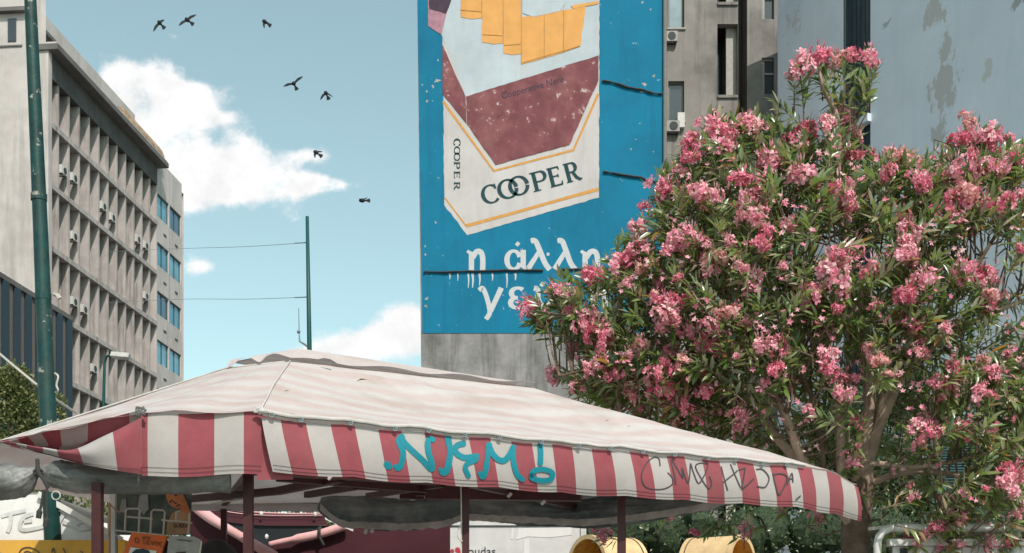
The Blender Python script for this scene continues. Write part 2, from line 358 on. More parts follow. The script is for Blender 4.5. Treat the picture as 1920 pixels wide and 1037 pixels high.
def ac_unit(pos, n, d, label, group, s=1.0, mt='pale_plastic', back=0):
    """split air conditioner: casing, fan grille, bracket"""
    n = Vector(n).normalized(); d = Vector(d).normalized(); z = Vector((0, 0, 1)); pos = Vector(pos)
    t = thing('air_conditioner', label, 'air conditioner', pos, group)
    m = MB(); m.obox(pos+z*.34*s+n*.19*s, d*.42*s, n*.16*s, z*.30*s); m.build('casing', M[mt], t)
    m = MB(); c = pos+z*.34*s+n*.356*s+d*.08*s
    ring = [c+(d*math.cos(k*math.pi/8)+z*math.sin(k*math.pi/8))*.24*s for k in range(16)]
    m.poly(ring, n, .02*s); m.build('fan_grille', M['grille'], t)
    m = MB()
    for q in (-.3, .3):
        m.bar(pos+d*q*s+z*.02*s-n*back, pos+d*q*s+n*.36*s+z*.02*s, .04*s); m.bar(pos+d*q*s-z*.25*s, pos+d*q*s+n*.34*s+z*.0*s, .03*s)
    m.bar(pos-d*.3*s+n*.03*s-z*.02*s, pos+d*.3*s+n*.03*s-z*.02*s, .04*s)
    m.build('bracket', M['grille'], t); return t

# ------------------------------------------------------------------ office block on the left
FD = Vector((.0909, .99586, 0)); FN = Vector((.99586, -.0909, 0)); FO = Vector((-26.6, 70, 0))
fr = Frame(FO, FD, FN); LEN = 16.6; BAYS = 12; BW = LEN/BAYS
ofc = thing('office_building', 'grey concrete office block with rows of vertical fins and a dark overhanging roof slab', 'building', FO)
levels = [36.25, 32.35, 28.85, 25.25, 21.6, 18.05, 14.5, 11.0, 7.5, 4.0, 0.0]
# body: gable end, recess wall and the rest of the shell
gd = -FN                                                        # along the gable, away from the corner
m = MB(); gf = Frame(FO, gd, -FD)
holes = [(gx, gx+.75, 37.6, 39.4) for gx in (1.5, 2.55, 3.7, 5.2, 6.7)]
wall_holes(m, gf, 0, 16, 0, 40.2, [h for h in holes if False], .3)
m.quad(gf(16, 0), gf(16, 0)+FD*22, gf(16, 40.2)+FD*22, gf(16, 40.2))
m.quad(gf(16, 0)+FD*22, FO+FD*22, FO+FD*22+Vector((0, 0, 36.4)), gf(16, 36.4)+FD*22)
m.quad(gf(0, 36.4), gf(0, 36.4)+FD*22, gf(16, 36.4)+FD*22, gf(16, 36.4))
m.build('gable_wall', M['office'], ofc)
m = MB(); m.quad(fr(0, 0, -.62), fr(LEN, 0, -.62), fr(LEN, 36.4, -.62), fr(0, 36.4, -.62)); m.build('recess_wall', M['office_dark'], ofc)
m = MB(); fbox(m, fr, -.02, .42, 0, 36.3, -.7, .16); m.build('corner_pier', M['office'], ofc)
m = MB(); fbox(m, fr, LEN-.12, LEN+.02, 0, 36.3, -.7, .06); m.build('corner_pier', M['office'], ofc)
# penthouse with its eave, roof slab, parapet
m = MB(); pf = Frame(FO+FD*.25, gd, -FD)
m.quad(gf(1.72, 40.2), gf(1.72, 40.2)+FD*17, gf(1.72, 36.4)+FD*17, gf(1.72, 36.4)); m.quad(gf(1.72, 40.2), gf(16, 40.2), gf(16, 40.2)+FD*17, gf(1.72, 40.2)+FD*17)
m.build('penthouse_wall', M['office'], ofc)
m = MB(); fbox(m, gf, 1.1, 16, 38.5, 38.72, -17, .35); m.build('penthouse_eave', M['slab'], ofc)
m = MB(); fbox(m, gf, 1.4, 16, 36.60, 36.68, -.1, .07); m.build('string_course', M['slab'], ofc)
for gx in (1.75, 2.9, 4.1, 5.3, 6.5):
    m = MB(); fbox(m, gf, gx, gx+.5, 36.9, 38.2, .012, .05); f_ = m.build('window', M['frame_dark'], ofc)
    m = MB(); fbox(m, gf, gx+.05, gx+.45, 36.95, 38.15, .051, .058); m.build('pane', M['dark_glass'], f_)
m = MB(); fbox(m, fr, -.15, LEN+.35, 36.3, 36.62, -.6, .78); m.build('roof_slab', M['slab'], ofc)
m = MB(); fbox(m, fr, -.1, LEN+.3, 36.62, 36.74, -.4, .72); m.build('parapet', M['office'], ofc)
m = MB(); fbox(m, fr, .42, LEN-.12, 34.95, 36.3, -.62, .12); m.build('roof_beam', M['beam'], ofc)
# ledges, fins, windows of each storey
for li in range(len(levels)-1):
    zt = levels[li]; zb = levels[li+1]
    m = MB(); fbox(m, fr, .42, LEN-.12, zb-.22, zb+.08, -.62, .13); led = m.build('floor_ledge', M['fin'], ofc)
    src = None
    for k in range(1, BAYS):
        a = k*BW+.05; h = 0
        if li in (1, 2, 3, 4, 5, 6, 7, 8, 9) or li == 0:
            if src is None:
                m = MB(); fbox(m, fr, a-.09, a+.09, zb+.08, zt-(.22 if li else 1.3), -.62, .06)
                src = m.build('fin', M['fin'], ofc); s0 = a
            else: shared('fin', src, ofc, ORG[src.name]+FD*(a-s0))
    srcw = None
    for k in range(BAYS):
        if k == 0 or k == BAYS-1: continue
        a = k*BW+.05
        if srcw is None:
            m = MB(); fbox(m, fr, a+.14, a+BW-.14, zb+1.35, zt-1.1, -.615, -.58); srcw = m.build('window', M['dark_glass'], ofc); w0 = a
        else: shared('window', srcw, ofc, ORG[srcw.name]+FD*(a-w0))
# the stair block at its far end
ef = Frame(FO+FD*LEN-FN*.42, FD, FN); EL = 5.0
stb = ofc
rows = [34.55, 31.1, 27.65, 24.2, 20.75, 17.3, 13.85, 10.4, 6.95]
holes = []
for z in rows:
    holes += [(.14, 2.38, z-1.65, z), (2.60, 4.86, z-1.65, z)]
m = MB(); wall_holes(m, ef, .03, EL, 0, 37.0, holes, .22, .42)
m.quad(ef(.03, 0, .42), ef(.03, 37, .42), ef(.03, 37, -.8), ef(.03, 0, -.8)); m.quad(ef(EL, 0, .42), ef(EL, 0, -9), ef(EL, 37, -9), ef(EL, 37, .42))
m.quad(ef(.03, 37, .42), ef(EL, 37, .42), ef(EL, 37, -9), ef(.03, 37, -9))
m.build('stair_block_wall', M['office'], ofc)
sf = sp = None
for (a0, a1, z0, z1) in holes:
    for hh in ((a0, a1),):
        m = MB(); g = .06; am = (a0+a1)/2
        for q in ((a0, a1, z0, z0+g), (a0, a1, z1-g, z1), (a0, a0+g, z0+g, z1-g), (a1-g, a1, z0+g, z1-g), (am-.03, am+.03, z0+g, z1-g)): fbox(m, ef, *q, .24, .32)
        f_ = m.build('window', M['frame_dark'], ofc)
        m = MB(); fbox(m, ef, a0+g, a1-g, z0+g, z1-g, .25, .27); m.build('pane', M[('steel_glass', 'steel_glass_pale', 'steel_glass', 'steel_glass_deep', 'steel_glass_pale')[(int(z1*7)+int(a0*3)) % 5]], f_)
for z in rows[:6]:
    for a in (1.35, 3.6):
        m = MB(); fbox(m, ef, a, a+.5, z-2.62, z-2.5, .424, .46); m.build('vent_slot', M['grille'], ofc)
m = MB(); fbox(m, ef, 2.475, 2.505, 0, 37, .40, .425); m.build('wall_joint', M['office_dark'], ofc)
# curved rusty roof over the plant room
m = MB(); pts = [(math.cos(t)*2.6, math.sin(t)*2.3) for t in np.linspace(math.pi, 0, 11)]
def ph(a, t): return fr(a, 36.95+math.sin(t)*1.35, -.9+math.cos(t)*1.3)
m.grid(lambda u, v: ph(LEN-5.2+u*5.8, math.pi*v), 4, 12)
for a in (LEN-5.2, LEN+.6): m.add([ph(a, math.pi*k/12) for k in range(13)], (tuple(range(13)),))
m.build('plant_room_roof', M['rust_roof'], ofc, smooth=False)

def fac_pos(px, py, out=.06):            # point of the facade plane met by a picture point
    # X = FO.x + FD.x*s, Y = FO.y + FD.y*s (+ FN*out)
    k = (px-CX)/F; o = FO+FN*out
    s = (k*o.y-o.x)/(FD.x-k*FD.y); p = o+FD*s
    return Vector((p.x, p.y, EYE+(HY-py)/F*p.y))
acs = [(107, 336, 'air conditioner in the second row of bays below the roof slab, nearest the green pole'),
       (127, 350, 'air conditioner in the second row below the roof slab, second from the green pole'),
       (166, 388, 'air conditioner in the second row below the roof slab, third from the green pole'),
       (199, 422, 'air conditioner in the second row below the roof slab, fourth from the green pole'),
       (235, 452, 'air conditioner in the second row below the roof slab, second from the glazed end block'),
       (265, 476, 'air conditioner in the second row below the roof slab, nearest the glazed end block'),
       (113, 448, 'air conditioner in the third row of bays, the one close to the green pole'),
       (282, 582, 'air conditioner in the third row of bays, by the glazed end block'),
       (115, 572, 'air conditioner in the fourth row of bays, first beside the green pole'),
       (132, 585, 'air conditioner in the fourth row of bays, second beside the green pole'),
       (152, 697, 'air conditioner in the fifth row of bays, lowest of all on the office block')]
for i, (px, py, lb) in enumerate(acs):
    p = fac_pos(px, py, -.61); bay = min(BAYS-2, max(0, int((p-FO).dot(FD)/BW))); q = fr((bay+.5)*BW+.05, p.z, -.17)
    ac_unit(q, FN, FD, lb, 'air conditioners on the office block', .8, 'pale_plastic', .44)

# patch of pale plaster low on the gable
# striped screen building in front of the office
so_ = Vector((-30.0, 0, 0)); k0 = .0913
def sxp(px): 
    k = (px-CX)/F; Y = so_.x/(k-k0); return Vector((k*Y, Y, 0))
s0_, s1_ = sxp(-70), sxp(135); sfr = Frame(s0_, s1_-s0_, FN); SL = (s1_-s0_).length
scr = thing('striped_building', 'low building clad in dark blue and brown vertical stripes in front of the office block', 'building', s0_)
m = MB(); fbox(m, sfr, 0, SL, 0, 19.9, -6, -.06); m.build('wall', M['brown_slat'], scr)
m = MB(); fbox(m, sfr, -.05, SL+.05, 19.9, 20.15, -6.05, .1); m.build('coping', M['slab'], scr)
srcb = srcn = None; a = .1; k = 0
while a < SL-.25:
    wd = .52 if k % 2 == 0 else .62
    if k % 2 == 0:
        if srcn is None: m = MB(); fbox(m, sfr, a, a+wd, .1, 19.88, -.055, .12); srcn = m.build('slat', M['navy'], scr); n0 = a
        else: shared('slat', srcn, scr, ORG[srcn.name]+sfr.d*(a-n0))
    else:
        if srcb is None: m = MB(); fbox(m, sfr, a+.05, a+wd-.08, .1, 19.86, -.055, .0); srcb = m.build('slat', M['brown_slat'], scr); b0 = a
        else: shared('slat', srcb, scr, ORG[srcb.name]+sfr.d*(a-b0))
    a += wd; k += 1

# street lamp against the office
lp = P(194, 765, 60); base = Vector((lp.x, lp.y, 0))
t = thing('street_lamp', 'street lamp with a pale flat head on a thin teal post before the office block', 'street lamp', base)
m = MB(); tp = P(196, 682, 60); m.tube([base, lp, tp, P(200, 668, 60), P(212, 664, 59.6)], [.1, .08, .07, .06, .05], 8); m.build('post', M['pole_teal'], t, True)
m = MB(); c = P(226, 667, 59.5); m.obox(c, Vector((.42, .06, -.02)), Vector((-.05, .3, 0)), Vector((0.03, 0, .10))); m.obox(c+Vector((.02, 0, -.11)), Vector((.34, .05, 0)), Vector((-.04, .22, 0)), Vector((0, 0, .03))); m.build('lamp_head', M['white_metal'], t)

# ------------------------------------------------------------------ painted advertisement building
YB = 45.0
def W(px, py, lift=0.0): return P(px, py, YB)-Vector((0, lift, 0))       # point on the end wall
bb = thing('billboard_building', 'tall building end wall painted bright blue with a giant cigarette pack advertisement', 'building', (P(1010, 700, YB).x, YB, 0))
zt = P(0, -330, YB).z
m = MB()
xa, xb = P(793, 700, YB).x, P(1245, 700, YB).x; xat = P(778, 0, YB).x
m.add([(xa+.06, YB, 0), (xb, YB, 0), (xb, YB, zt), (xat+.02, YB, zt), (xa+.06, YB+14, 0), (xb, YB+14, 0), (xb, YB+14, zt), (xat+.02, YB+14, zt)],
      ((0, 1, 2, 3), (5, 4, 7, 6), (4, 0, 3, 7), (1, 5, 6, 2), (3, 2, 6, 7), (0, 4, 5, 1)))
m.build('wall', M['bare_concrete'], bb)
NB = Vector((0, -1, 0))
def flat(name, pts, mt, lift, parent, th=.004):
    m = MB(); m.poly([W(x, y, lift) for x, y in pts], NB, th); return m.build(name, mt, parent)
def ribbon(pts, wds, closed=False):
    """outline of a stroke of varying width in the plane of the picture"""
    n = len(pts); L_ = []; R_ = []
    for i in range(n):
        a = pts[(i-1) % n] if closed or i > 0 else pts[i]; b = pts[(i+1) % n] if closed or i < n-1 else pts[i]
        dx, dy = b[0]-a[0], b[1]-a[1]; l = math.hypot(dx, dy) or 1
        wd = wds[i] if isinstance(wds, (list, tuple)) else wds
        L_.append((pts[i][0]-dy/l*wd/2, pts[i][1]+dx/l*wd/2)); R_.append((pts[i][0]+dy/l*wd/2, pts[i][1]-dx/l*wd/2))
    return L_, R_
def stroke_mesh(mb, pts, wds, place, th, closed=False):
    L_, R_ = ribbon(pts, wds, closed); n = len(pts); rng_ = range(n if closed else n-1)
    for i in rng_:
        j = (i+1) % n; q = [place(*L_[i]), place(*R_[i]), place(*R_[j]), place(*L_[j])]
        mb.poly(q, NB, th)
def smooth_path(pts, k=6):
    out_ = []; n = len(pts)
    for i in range(n-1):
        p0 = pts[max(i-1, 0)]; p1 = pts[i]; p2 = pts[i+1]; p3 = pts[min(i+2, n-1)]
        for j in range(k):
            t = j/k
            out_.append(tuple(.5*((2*p1[c])+(-p0[c]+p2[c])*t+(2*p0[c]-5*p1[c]+4*p2[c]-p3[c])*t*t+(-p0[c]+3*p1[c]-3*p2[c]+p3[c])*t**3) for c in range(len(p1))))
    out_.append(tuple(pts[-1])); return out_
rr = random.Random(3)
def jag(pts, amp=.8, step=9):        # hand-painted, weathered edge
    out_ = []
    for i in range(len(pts)):
        a = pts[i]; b = pts[(i+1) % len(pts)]; l = math.dist(a, b); n = max(1, int(l/step))
        for k in range(n): 
            t = k/n; out_.append((a[0]+(b[0]-a[0])*t+rr.uniform(-amp, amp)*(k > 0), a[1]+(b[1]-a[1])*t+rr.uniform(-amp, amp)*(k > 0)))
    return out_
mural = flat('painted_mural', [(778, -330), (1243, -330), (1245, 625), (792, 625)], M['mural_blue'], .012, bb, .008)
pack = flat('pack_front', jag([(830, 68), (866, -200), (1124, -200), (1123, 371), (876, 441), (833, 385)]), M['mural_white'], .022, mural)
flat('pack_lid', jag([(828, 66), (845, -40), (866, -200), (1124, -200), (1122, 105), (873, 182)], .6), M['mural_pale'], .028, mural)
flat('flap', jag([(802, -200), (870, -200), (842, 10), (828, 66), (803, 50)], .6), M['mural_mauve'], .034, mural)
flat('flap_top', jag([(803, -200), (868, -200), (846, 2), (836, 27), (805, 18)], .8), M['mural_dark'], .040, mural)
flat('pack_side', jag([(830, 85), (873, 183), (875, 233), (830, 177)], .5), M['mural_maroon'], .040, mural)
flat('pack_band', jag([(874, 182), (1122, 105), (1122, 151), (1068, 272), (929, 310), (876, 234)], .6), M['mural_maroon'], .040, mural)
cig = [[(863, -200), (903, -200), (903, 35), (885, 37), (864, 33)], [(904, -200), (943, -200), (943, 82), (925, 84), (904, 80)], [(944, -200), (977, -200), (977, 102), (960, 104), (944, 101)],
       [(978, 33), (1020, 27), (1020, 110), (978, 122)], [(1021, 27), (1056, 20), (1056, 100), (1021, 110)], [(1057, 20), (1098, 13), (1088, 88), (1057, 99)], [(978, -200), (1012, -200), (1012, -20), (978, -16)]]
for c in cig: flat('cigarette', jag(c, .7), M['mural_orange'], .040, mural)
flat('cigarette_tip', jag([(1070, 12), (1122, 3), (1122, 8), (1075, 18)], .5), M['mural_orange'], .046, mural)
flat('pack_insert', jag([(982, -200), (1063, -200), (1060, 8), (1050, 22), (1000, 33), (980, 26)], .8), M['mural_pale'], .046, mural)
m = MB()
for x, y0, y1 in ((903.5, -150, 35), (943.5, -150, 82), (977.5, -60, 121), (1020.5, 27, 109), (1056.5, 20, 99)): stroke_mesh(m, [(x, y0), (x+.4, (y0+y1)/2), (x, y1)], .9, lambda a, b: W(a, b, .052), .003)
for q in ([(864, 20), (902, 23)], [(905, 66), (942, 68)], [(945, 86), (976, 84)], [(979, 119), (1020, 107), (1056, 97), (1087, 87)]): stroke_mesh(m, q, 1.4, lambda a, b: W(a, b, .052), .003)
m.build('cigarette_outline', M['mural_seam'], mural)
m = MB(); stroke_mesh(m, [(831, 191), (926, 321), (1075, 282), (1122, 176)], 4.6, lambda a, b: W(a, b, .030), .004)
m.build('gold_line', M['mural_gold'], mural)
m = MB(); stroke_mesh(m, [(834, 371), (874, 424)], 2.6, lambda a, b: W(a, b, .030), .004); stroke_mesh(m, [(874, 424), (955, 402), (1040, 378), (1122, 355)], [6.2, 5.6, 5.6, 6.4], lambda a, b: W(a, b, .030), .004)
m.build('gold_line', M['mural_gold'], mural)
# serif lettering, unit height 1, drawn with thick and thin strokes
def arc(cx, cy, rx, ry, a0, a1, thick, thin, n=26):
    ps = []; ws = []
    for k in range(n+1):
        t = math.radians(a0+(a1-a0)*k/n); ps.append((cx+rx*math.cos(t), cy+ry*math.sin(t))); ws.append(thin+(thick-thin)*abs(math.cos(t))**1.5)
    return ps, ws
GL = {
 'C': [arc(.44, .5, .38, .46, 48, 318, .17, .065), ([(.70, .98), (.70, .72)], [.05, .11])],
 'O': [arc(.46, .5, .39, .46, 0, 352, .17, .075)],
 'P': [([(.17, 0), (.17, 1)], .17), ([(.17, .965), (.42, .965)], .07), arc(.42, .72, .20, .25, 90, -90, .16, .07, 14), ([(.17, .47), (.42, .47)], .065), ([(.02, .02), (.34, .02)], .045), ([(.02, .98), (.2, .98)], .045)],
 'E': [([(.17, 0), (.17, 1)], .17), ([(.17, .965), (.66, .965)], .07), ([(.17, .52), (.56, .52)], .06), ([(.17, .035), (.70, .035)], .07), ([(.67, .03), (.72, .22)], [.10, .03]), ([(.64, .97), (.66, .80)], [.08, .03]), ([(.56, .60), (.56, .44)], .05), ([(.02, .02), (.2, .02)], .045), ([(.02, .98), (.2, .98)], .045)],
 'R': [([(.17, 0), (.17, 1)], .17), ([(.17, .965), (.42, .965)], .07), arc(.42, .73, .20, .235, 90, -90, .16, .07, 14), ([(.17, .50), (.42, .50)], .065), ([(.42, .5), (.56, .18), (.72, .03), (.84, .06)], [.13, .14, .12, .04]), ([(.02, .02), (.34, .02)], .045), ([(.02, .98), (.2, .98)], .045)],
}
def lettering(word, place, mt, parent, th, base_lift=.034, k=1.2):
    for ch, (ox, oy, h, wx, ang) in word:
        m = MB(); ca, sa = math.cos(ang), math.sin(ang)
        for si, (ps, ws) in enumerate(GL[ch]):
            q = [(ox+(x*wx*ca-(-y)*h*sa*(1 if True else 0))*1.0, oy+(x*wx*sa+(-y)*h*ca)) for x, y in ps]
            wd = [v*h*k for v in ws] if isinstance(ws, (list, tuple)) else ws*h*k
            stroke_mesh(m, q, wd, lambda a, b, s=si: place(a, b, base_lift+.0012*s), th)
        m.build('letter', mt, parent)
sl = math.atan2(-47, 184)
lettering([('C', (908, 386, 36, 40, sl)), ('O', (938, 377.5, 37, 42, sl)), ('O', (958.5, 371.5, 37, 42, sl)), ('P', (1000, 361, 36, 46, sl)), ('E', (1032.5, 352.5, 36, 34, sl)), ('R', (1063, 344, 36, 36, sl))], W, M['mural_ink'], mural, .003)
vy = math.pi/2
lettering([('C', (850.5, 261, 13, 17, vy)), ('O', (851.5, 275, 11, 17, vy)), ('O', (851.5, 287, 11, 17, vy)), ('P', (851.5, 303, 11, 21, vy)), ('E', (851.5, 321, 11, 19, vy)), ('R', (851.5, 341, 11, 19, vy))], W, M['mural_ink'], mural, .003, .034, 1.6)
# slogan, weathered white letters
GK = [('eta', [([(876, 471), (884, 476), (884, 507)], [5, 9, 9]), (smooth_path([(886, 484), (893, 473), (901, 473), (905, 484), (905, 507)]), 9)]),
      ('alpha', [arc(963, 488, 12.5, 17, 20, 340, 9, 5), ([(981, 469), (981, 500), (987, 506)], [9, 9, 5])]),
      ('accent', [([(968, 461), (973, 455)], 6)]),
      ('lambda', [(smooth_path([(995, 452), (1004, 453), (1012, 470), (1022, 494), (1031, 506)]), [4]+[9]*23+[8]), ([(1011, 472), (990, 505)], [7, 9])]),
      ('dot', [([(1025, 477), (1030, 477)], 5)]),
      ('lambda', [(smooth_path([(1045, 452), (1054, 453), (1061, 470), (1070, 494), (1079, 506)]), [4]+[9]*23+[8]), ([(1060, 472), (1040, 505)], [7, 9])]),
      ('eta', [([(1089, 471), (1097, 476), (1097, 505)], [5, 9, 9]), (smooth_path([(1099, 484), (1107, 473), (1116, 473), (1120, 484), (1120, 505)]), 9)]),
      ('gamma', [(smooth_path([(898, 545), (905, 541), (912, 556), (917, 575), (918, 588), (911, 599)]), [4]+[8]*29+[6]), ([(940, 540), (920, 584)], [9, 8])]),
      ('epsilon', [arc(971, 550, 12, 9.5, -40, -270, 9, 5), arc(971, 568, 13.5, 10, 270, 40, 9, 5)]),
      ('upsilon', [(smooth_path([(1001, 541), (1008, 544), (1009, 562), (1018, 575), (1031, 571), (1036, 556), (1034, 541)]), 9)]),
      ('accent', [([(1014, 537), (1019, 530)], 6)]),
      ('sigma', [arc(1066, 559, 15, 16, -60, 300, 9, 5), ([(1066, 543), (1090, 543)], 7)]),
      ('eta', [([(1104, 541), (1112, 546), (1112, 577)], [5, 9, 9]), (smooth_path([(1114, 554), (1122, 543), (1130, 543), (1134, 554), (1134, 577)]), 9)])]
for nm, sts in GK:
    m = MB()
    for si, (ps, ws) in enumerate(sts): stroke_mesh(m, ps, [q*1.12 for q in ws] if isinstance(ws, list) else ws*1.12, lambda a, b, s=si: W(a, b, .022+.0015*s), .003)
    m.build('letter', M['mural_letter'], mural)
for x, y1, wd in ((843, 524, 5), (858, 527, 4), (878, 540, 5), (886, 540, 7), (899, 536, 6), (923, 527, 5), (950, 540, 5), (966, 526, 6)):
    m = MB(); stroke_mesh(m, [(x, 513), (x+1, (y1+513)/2), (x, y1)], [wd*.7, wd*.5, wd*.25], lambda a, b: W(a, b, .022), .003)
    m.build('paint_drip', M['mural_letter'], mural)
for x, y, r_ in ((820, 152, 11), (812, 163, 6), (800, 172, 4), (792, 160, 4), (801, 190, 5), (1226, 143, 6), (1208, 158, 9), (1203, 172, 6), (798, 478, 5), (800, 560, 7), (799, 574, 6), (797, 462, 4), (1270-95, 560, 3), (817, 417, 5), (1220, 18, 5), (1204, 5, 6),(1183,280,3),(1192,262,3),(1225,285,3),(1200,232,3)):
    m = MB()
    pts = [(x+r_*.62*rr.uniform(.2, 1.15)*math.cos(k*.449), y+r_*.62*rr.uniform(.2, 1.15)*math.sin(k*.449)*.9) for k in range(14)]; m.poly([W(a, b, .0215) for a, b in pts], NB, .003); m.build('bare_plaster_patch', M['flat_sun'], mural)
def txt(name, s, size, loc, rot, mt, parent, th=.004, shear=0, spacing=1.0, squash=1.0):
    cu = bpy.data.curves.new(name, 'FONT'); cu.body = s; cu.size = size; cu.extrude = th/2; cu.shear = shear; cu.space_character = spacing; cu.resolution_u = 3
    o = bpy.data.objects.new(name, cu); C.objects.link(o); bpy.context.view_layer.update()
    me = bpy.data.meshes.new_from_object(o.evaluated_get(bpy.context.evaluated_depsgraph_get())); bpy.data.objects.remove(o); bpy.data.curves.remove(cu)
    R = rot.to_3x3().to_4x4() if isinstance(rot, Matrix) else rot
    me.transform(R @ Matrix.Diagonal((squash, 1, 1, 1))); me.materials.clear(); me.materials.append(mt)
    return link(name, me, parent, loc)
RX = Matrix.Rotation(math.pi/2, 4, 'X')
txt('small_lettering', 'Cooperative Nere', .34, W(941, 187, .046), Matrix.Rotation(.27, 4, Vector((0, -1, 0))) @ RX, M['mural_navy'], mural, .003, .15, 1.0, .93)
# severed cables hanging across the wall
for pts in ([(796, 511), (850, 511), (905, 509), (960, 508), (1017, 508)], [(1052, 507), (1090, 505), (1130, 504), (1143, 507), (1156, 514)], [(1130, 153), (1152, 157), (1180, 166), (1205, 170), (1222, 176), (1241, 178)], [(1132, 323), (1160, 328), (1200, 334), (1216, 341), (1236, 342)]):
    q = smooth_path(pts, 4); m = MB(); m.tube([W(x, y+rr.uniform(-.6, .6), .07) for x, y in q], [.034*rr.uniform(.7, 1.3) for _ in q], 6)
    for x, y in pts[::2]: m.bar(W(x, y, .0), W(x, y, .1), .05)
    m.build('wall_cable', M['black'], bb)
m = MB(); m.tube([(xb+.02, YB-.1, 0), (xb+.02, YB-.1, zt)], .07, 8); m.build('drain_pipe', M['pipe'], bb)

# ------------------------------------------------------------------ stained apartment building behind
YA = 52.0
af = Frame((0, YA, 0), (1, 0, 0), (0, -1, 0))
def ax(px): return P(px, 0, YA).x
def az(py): return P(0, py, YA).z
apt = thing('apartment_building', 'stained grey beige apartment building with dark balcony shaft beside the blue wall', 'building', (ax(1350), YA, 0))
ST = az(52)-az(217+9)      # storey height
holes = []
for k in range(-1, 8):
    dz = -ST*(k)
    holes.append((ax(1253), ax(1283), az(53)+dz, az(-22)+dz))
    holes.append((ax(1345), ax(1383.5), az(180)+dz, az(45)+dz))
holes = [h for h in holes if h[2] > .2]
m = MB(); wall_holes(m, af, ax(1238), ax(1384), 0, az(-200), holes, .35)
m.quad(af(ax(1238), 0), af(ax(1238), az(-200)), af(ax(1238), az(-200), -12), af(ax(1238), 0, -12))
m.quad(af(ax(1238), az(-200)), af(ax(1384), az(-200)), af(ax(1384), az(-200), -12), af(ax(1238), az(-200), -12))
m.build('wall', M['flat_wall'], apt)
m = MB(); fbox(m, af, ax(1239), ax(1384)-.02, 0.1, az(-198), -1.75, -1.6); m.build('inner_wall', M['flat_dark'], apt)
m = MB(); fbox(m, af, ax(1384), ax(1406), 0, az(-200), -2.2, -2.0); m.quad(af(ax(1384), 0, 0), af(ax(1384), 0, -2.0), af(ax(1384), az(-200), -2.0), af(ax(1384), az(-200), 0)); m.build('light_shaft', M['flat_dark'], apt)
h2 = []
for k in range(-1, 8):
    dz = -ST*k*.82; h2.append((ax(1434), ax(1457), az(165)+dz, az(95)+dz))
h2 = [h for h in h2 if h[2] > .2]
m = MB(); wall_holes(m, af, ax(1406), ax(1475), 0, az(-200), h2, .3, -.6); m.quad(af(ax(1406), 0, -.6), af(ax(1406), az(-200), -.6), af(ax(1406), az(-200), -2.0), af(ax(1406), 0, -2.0)); m.build('wall', M['flat_wall'], apt)
for i, (a0, a1, z0, z1) in enumerate([h for h in holes if abs(h[0]-ax(1253)) < .01]):
    m = MB(); g = .07
    for q in ((a0, a1, z0, z0+g), (a0, a1, z1-g, z1), (a0, a0+g, z0+g, z1-g), (a1-g, a1, z0+g, z1-g)): fbox(m, af, *q, -.26, -.16)
    f_ = m.build('window', M['pipe'], apt)
    m = MB(); fbox(m, af, a0+g, a1-g, z0+g, z1-g, -.24, -.21); m.build('pane', M['window_pale'] if i == 1 else M['dark_glass'], f_)
    m = MB(); fbox(m, af, a0-.06, a1+.06, z0-.07, z0, -.1, .07); m.build('sill', M['flat_sun'], f_)
for i, (a0, a1, z0, z1) in enumerate([h for h in holes if abs(h[0]-ax(1345)) < .01]):
    am = a0+(a1-a0)*.5
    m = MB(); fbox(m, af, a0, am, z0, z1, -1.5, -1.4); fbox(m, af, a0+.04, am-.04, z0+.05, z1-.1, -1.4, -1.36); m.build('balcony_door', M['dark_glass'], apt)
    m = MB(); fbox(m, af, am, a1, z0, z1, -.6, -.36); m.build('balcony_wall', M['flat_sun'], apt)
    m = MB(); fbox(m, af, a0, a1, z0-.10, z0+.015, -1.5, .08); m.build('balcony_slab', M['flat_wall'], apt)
for (a0, a1, z0, z1) in h2:
    m = MB(); g = .08
    for q in ((a0, a0+.14, z0, z1), (a0+.14, a1, z1-g, z1), (a0+.14, a1, z0, z0+g), (a0+.14, a1, (z0*.4+z1*.6)-.04, (z0*.4+z1*.6)+.04)): fbox(m, af, *q, -.84, -.74)
    f_ = m.build('window', M['flat_sun'], apt); m = MB(); fbox(m, af, a0+.14, a1, z0+g, z1-g, -.83, -.80); m.build('pane', M['dark_glass'], f_)
m = MB(); m.tube([af(ax(1247), 0, .1), af(ax(1247), az(-200), .1)], .06, 8); m.build('drain_pipe', M['pipe'], apt)
m = MB(); m.tube([af(ax(1396), 0, -1.8), af(ax(1396), az(-200), -1.8)], .07, 8); m.build('drain_pipe', M['pipe'], apt)
ac_unit(P(1256, 83, YA-.02), (0, -1, 0), (1, 0, 0), 'small air conditioner under the pale upper window beside the blue wall', 'air conditioners on the apartment building', .7, 'grey_plastic')
ac_unit(P(1259, 252, YA-.02), (0, -1, 0), (1, 0, 0), 'air conditioner below the dark shuttered window beside the blue wall', 'air conditioners on the apartment building', .75, 'grey_plastic')
m = MB(); q = P(1276, 242, YA); m.obox(q+Vector((0, -.12, .3)), (.15, 0, 0), (0, .1, 0), (0, 0, .31)); tag(m.build('wall_cabinet', M['pale_plastic']), 'pale blank box fixed to the wall right of the lower air conditioner', 'wall box')

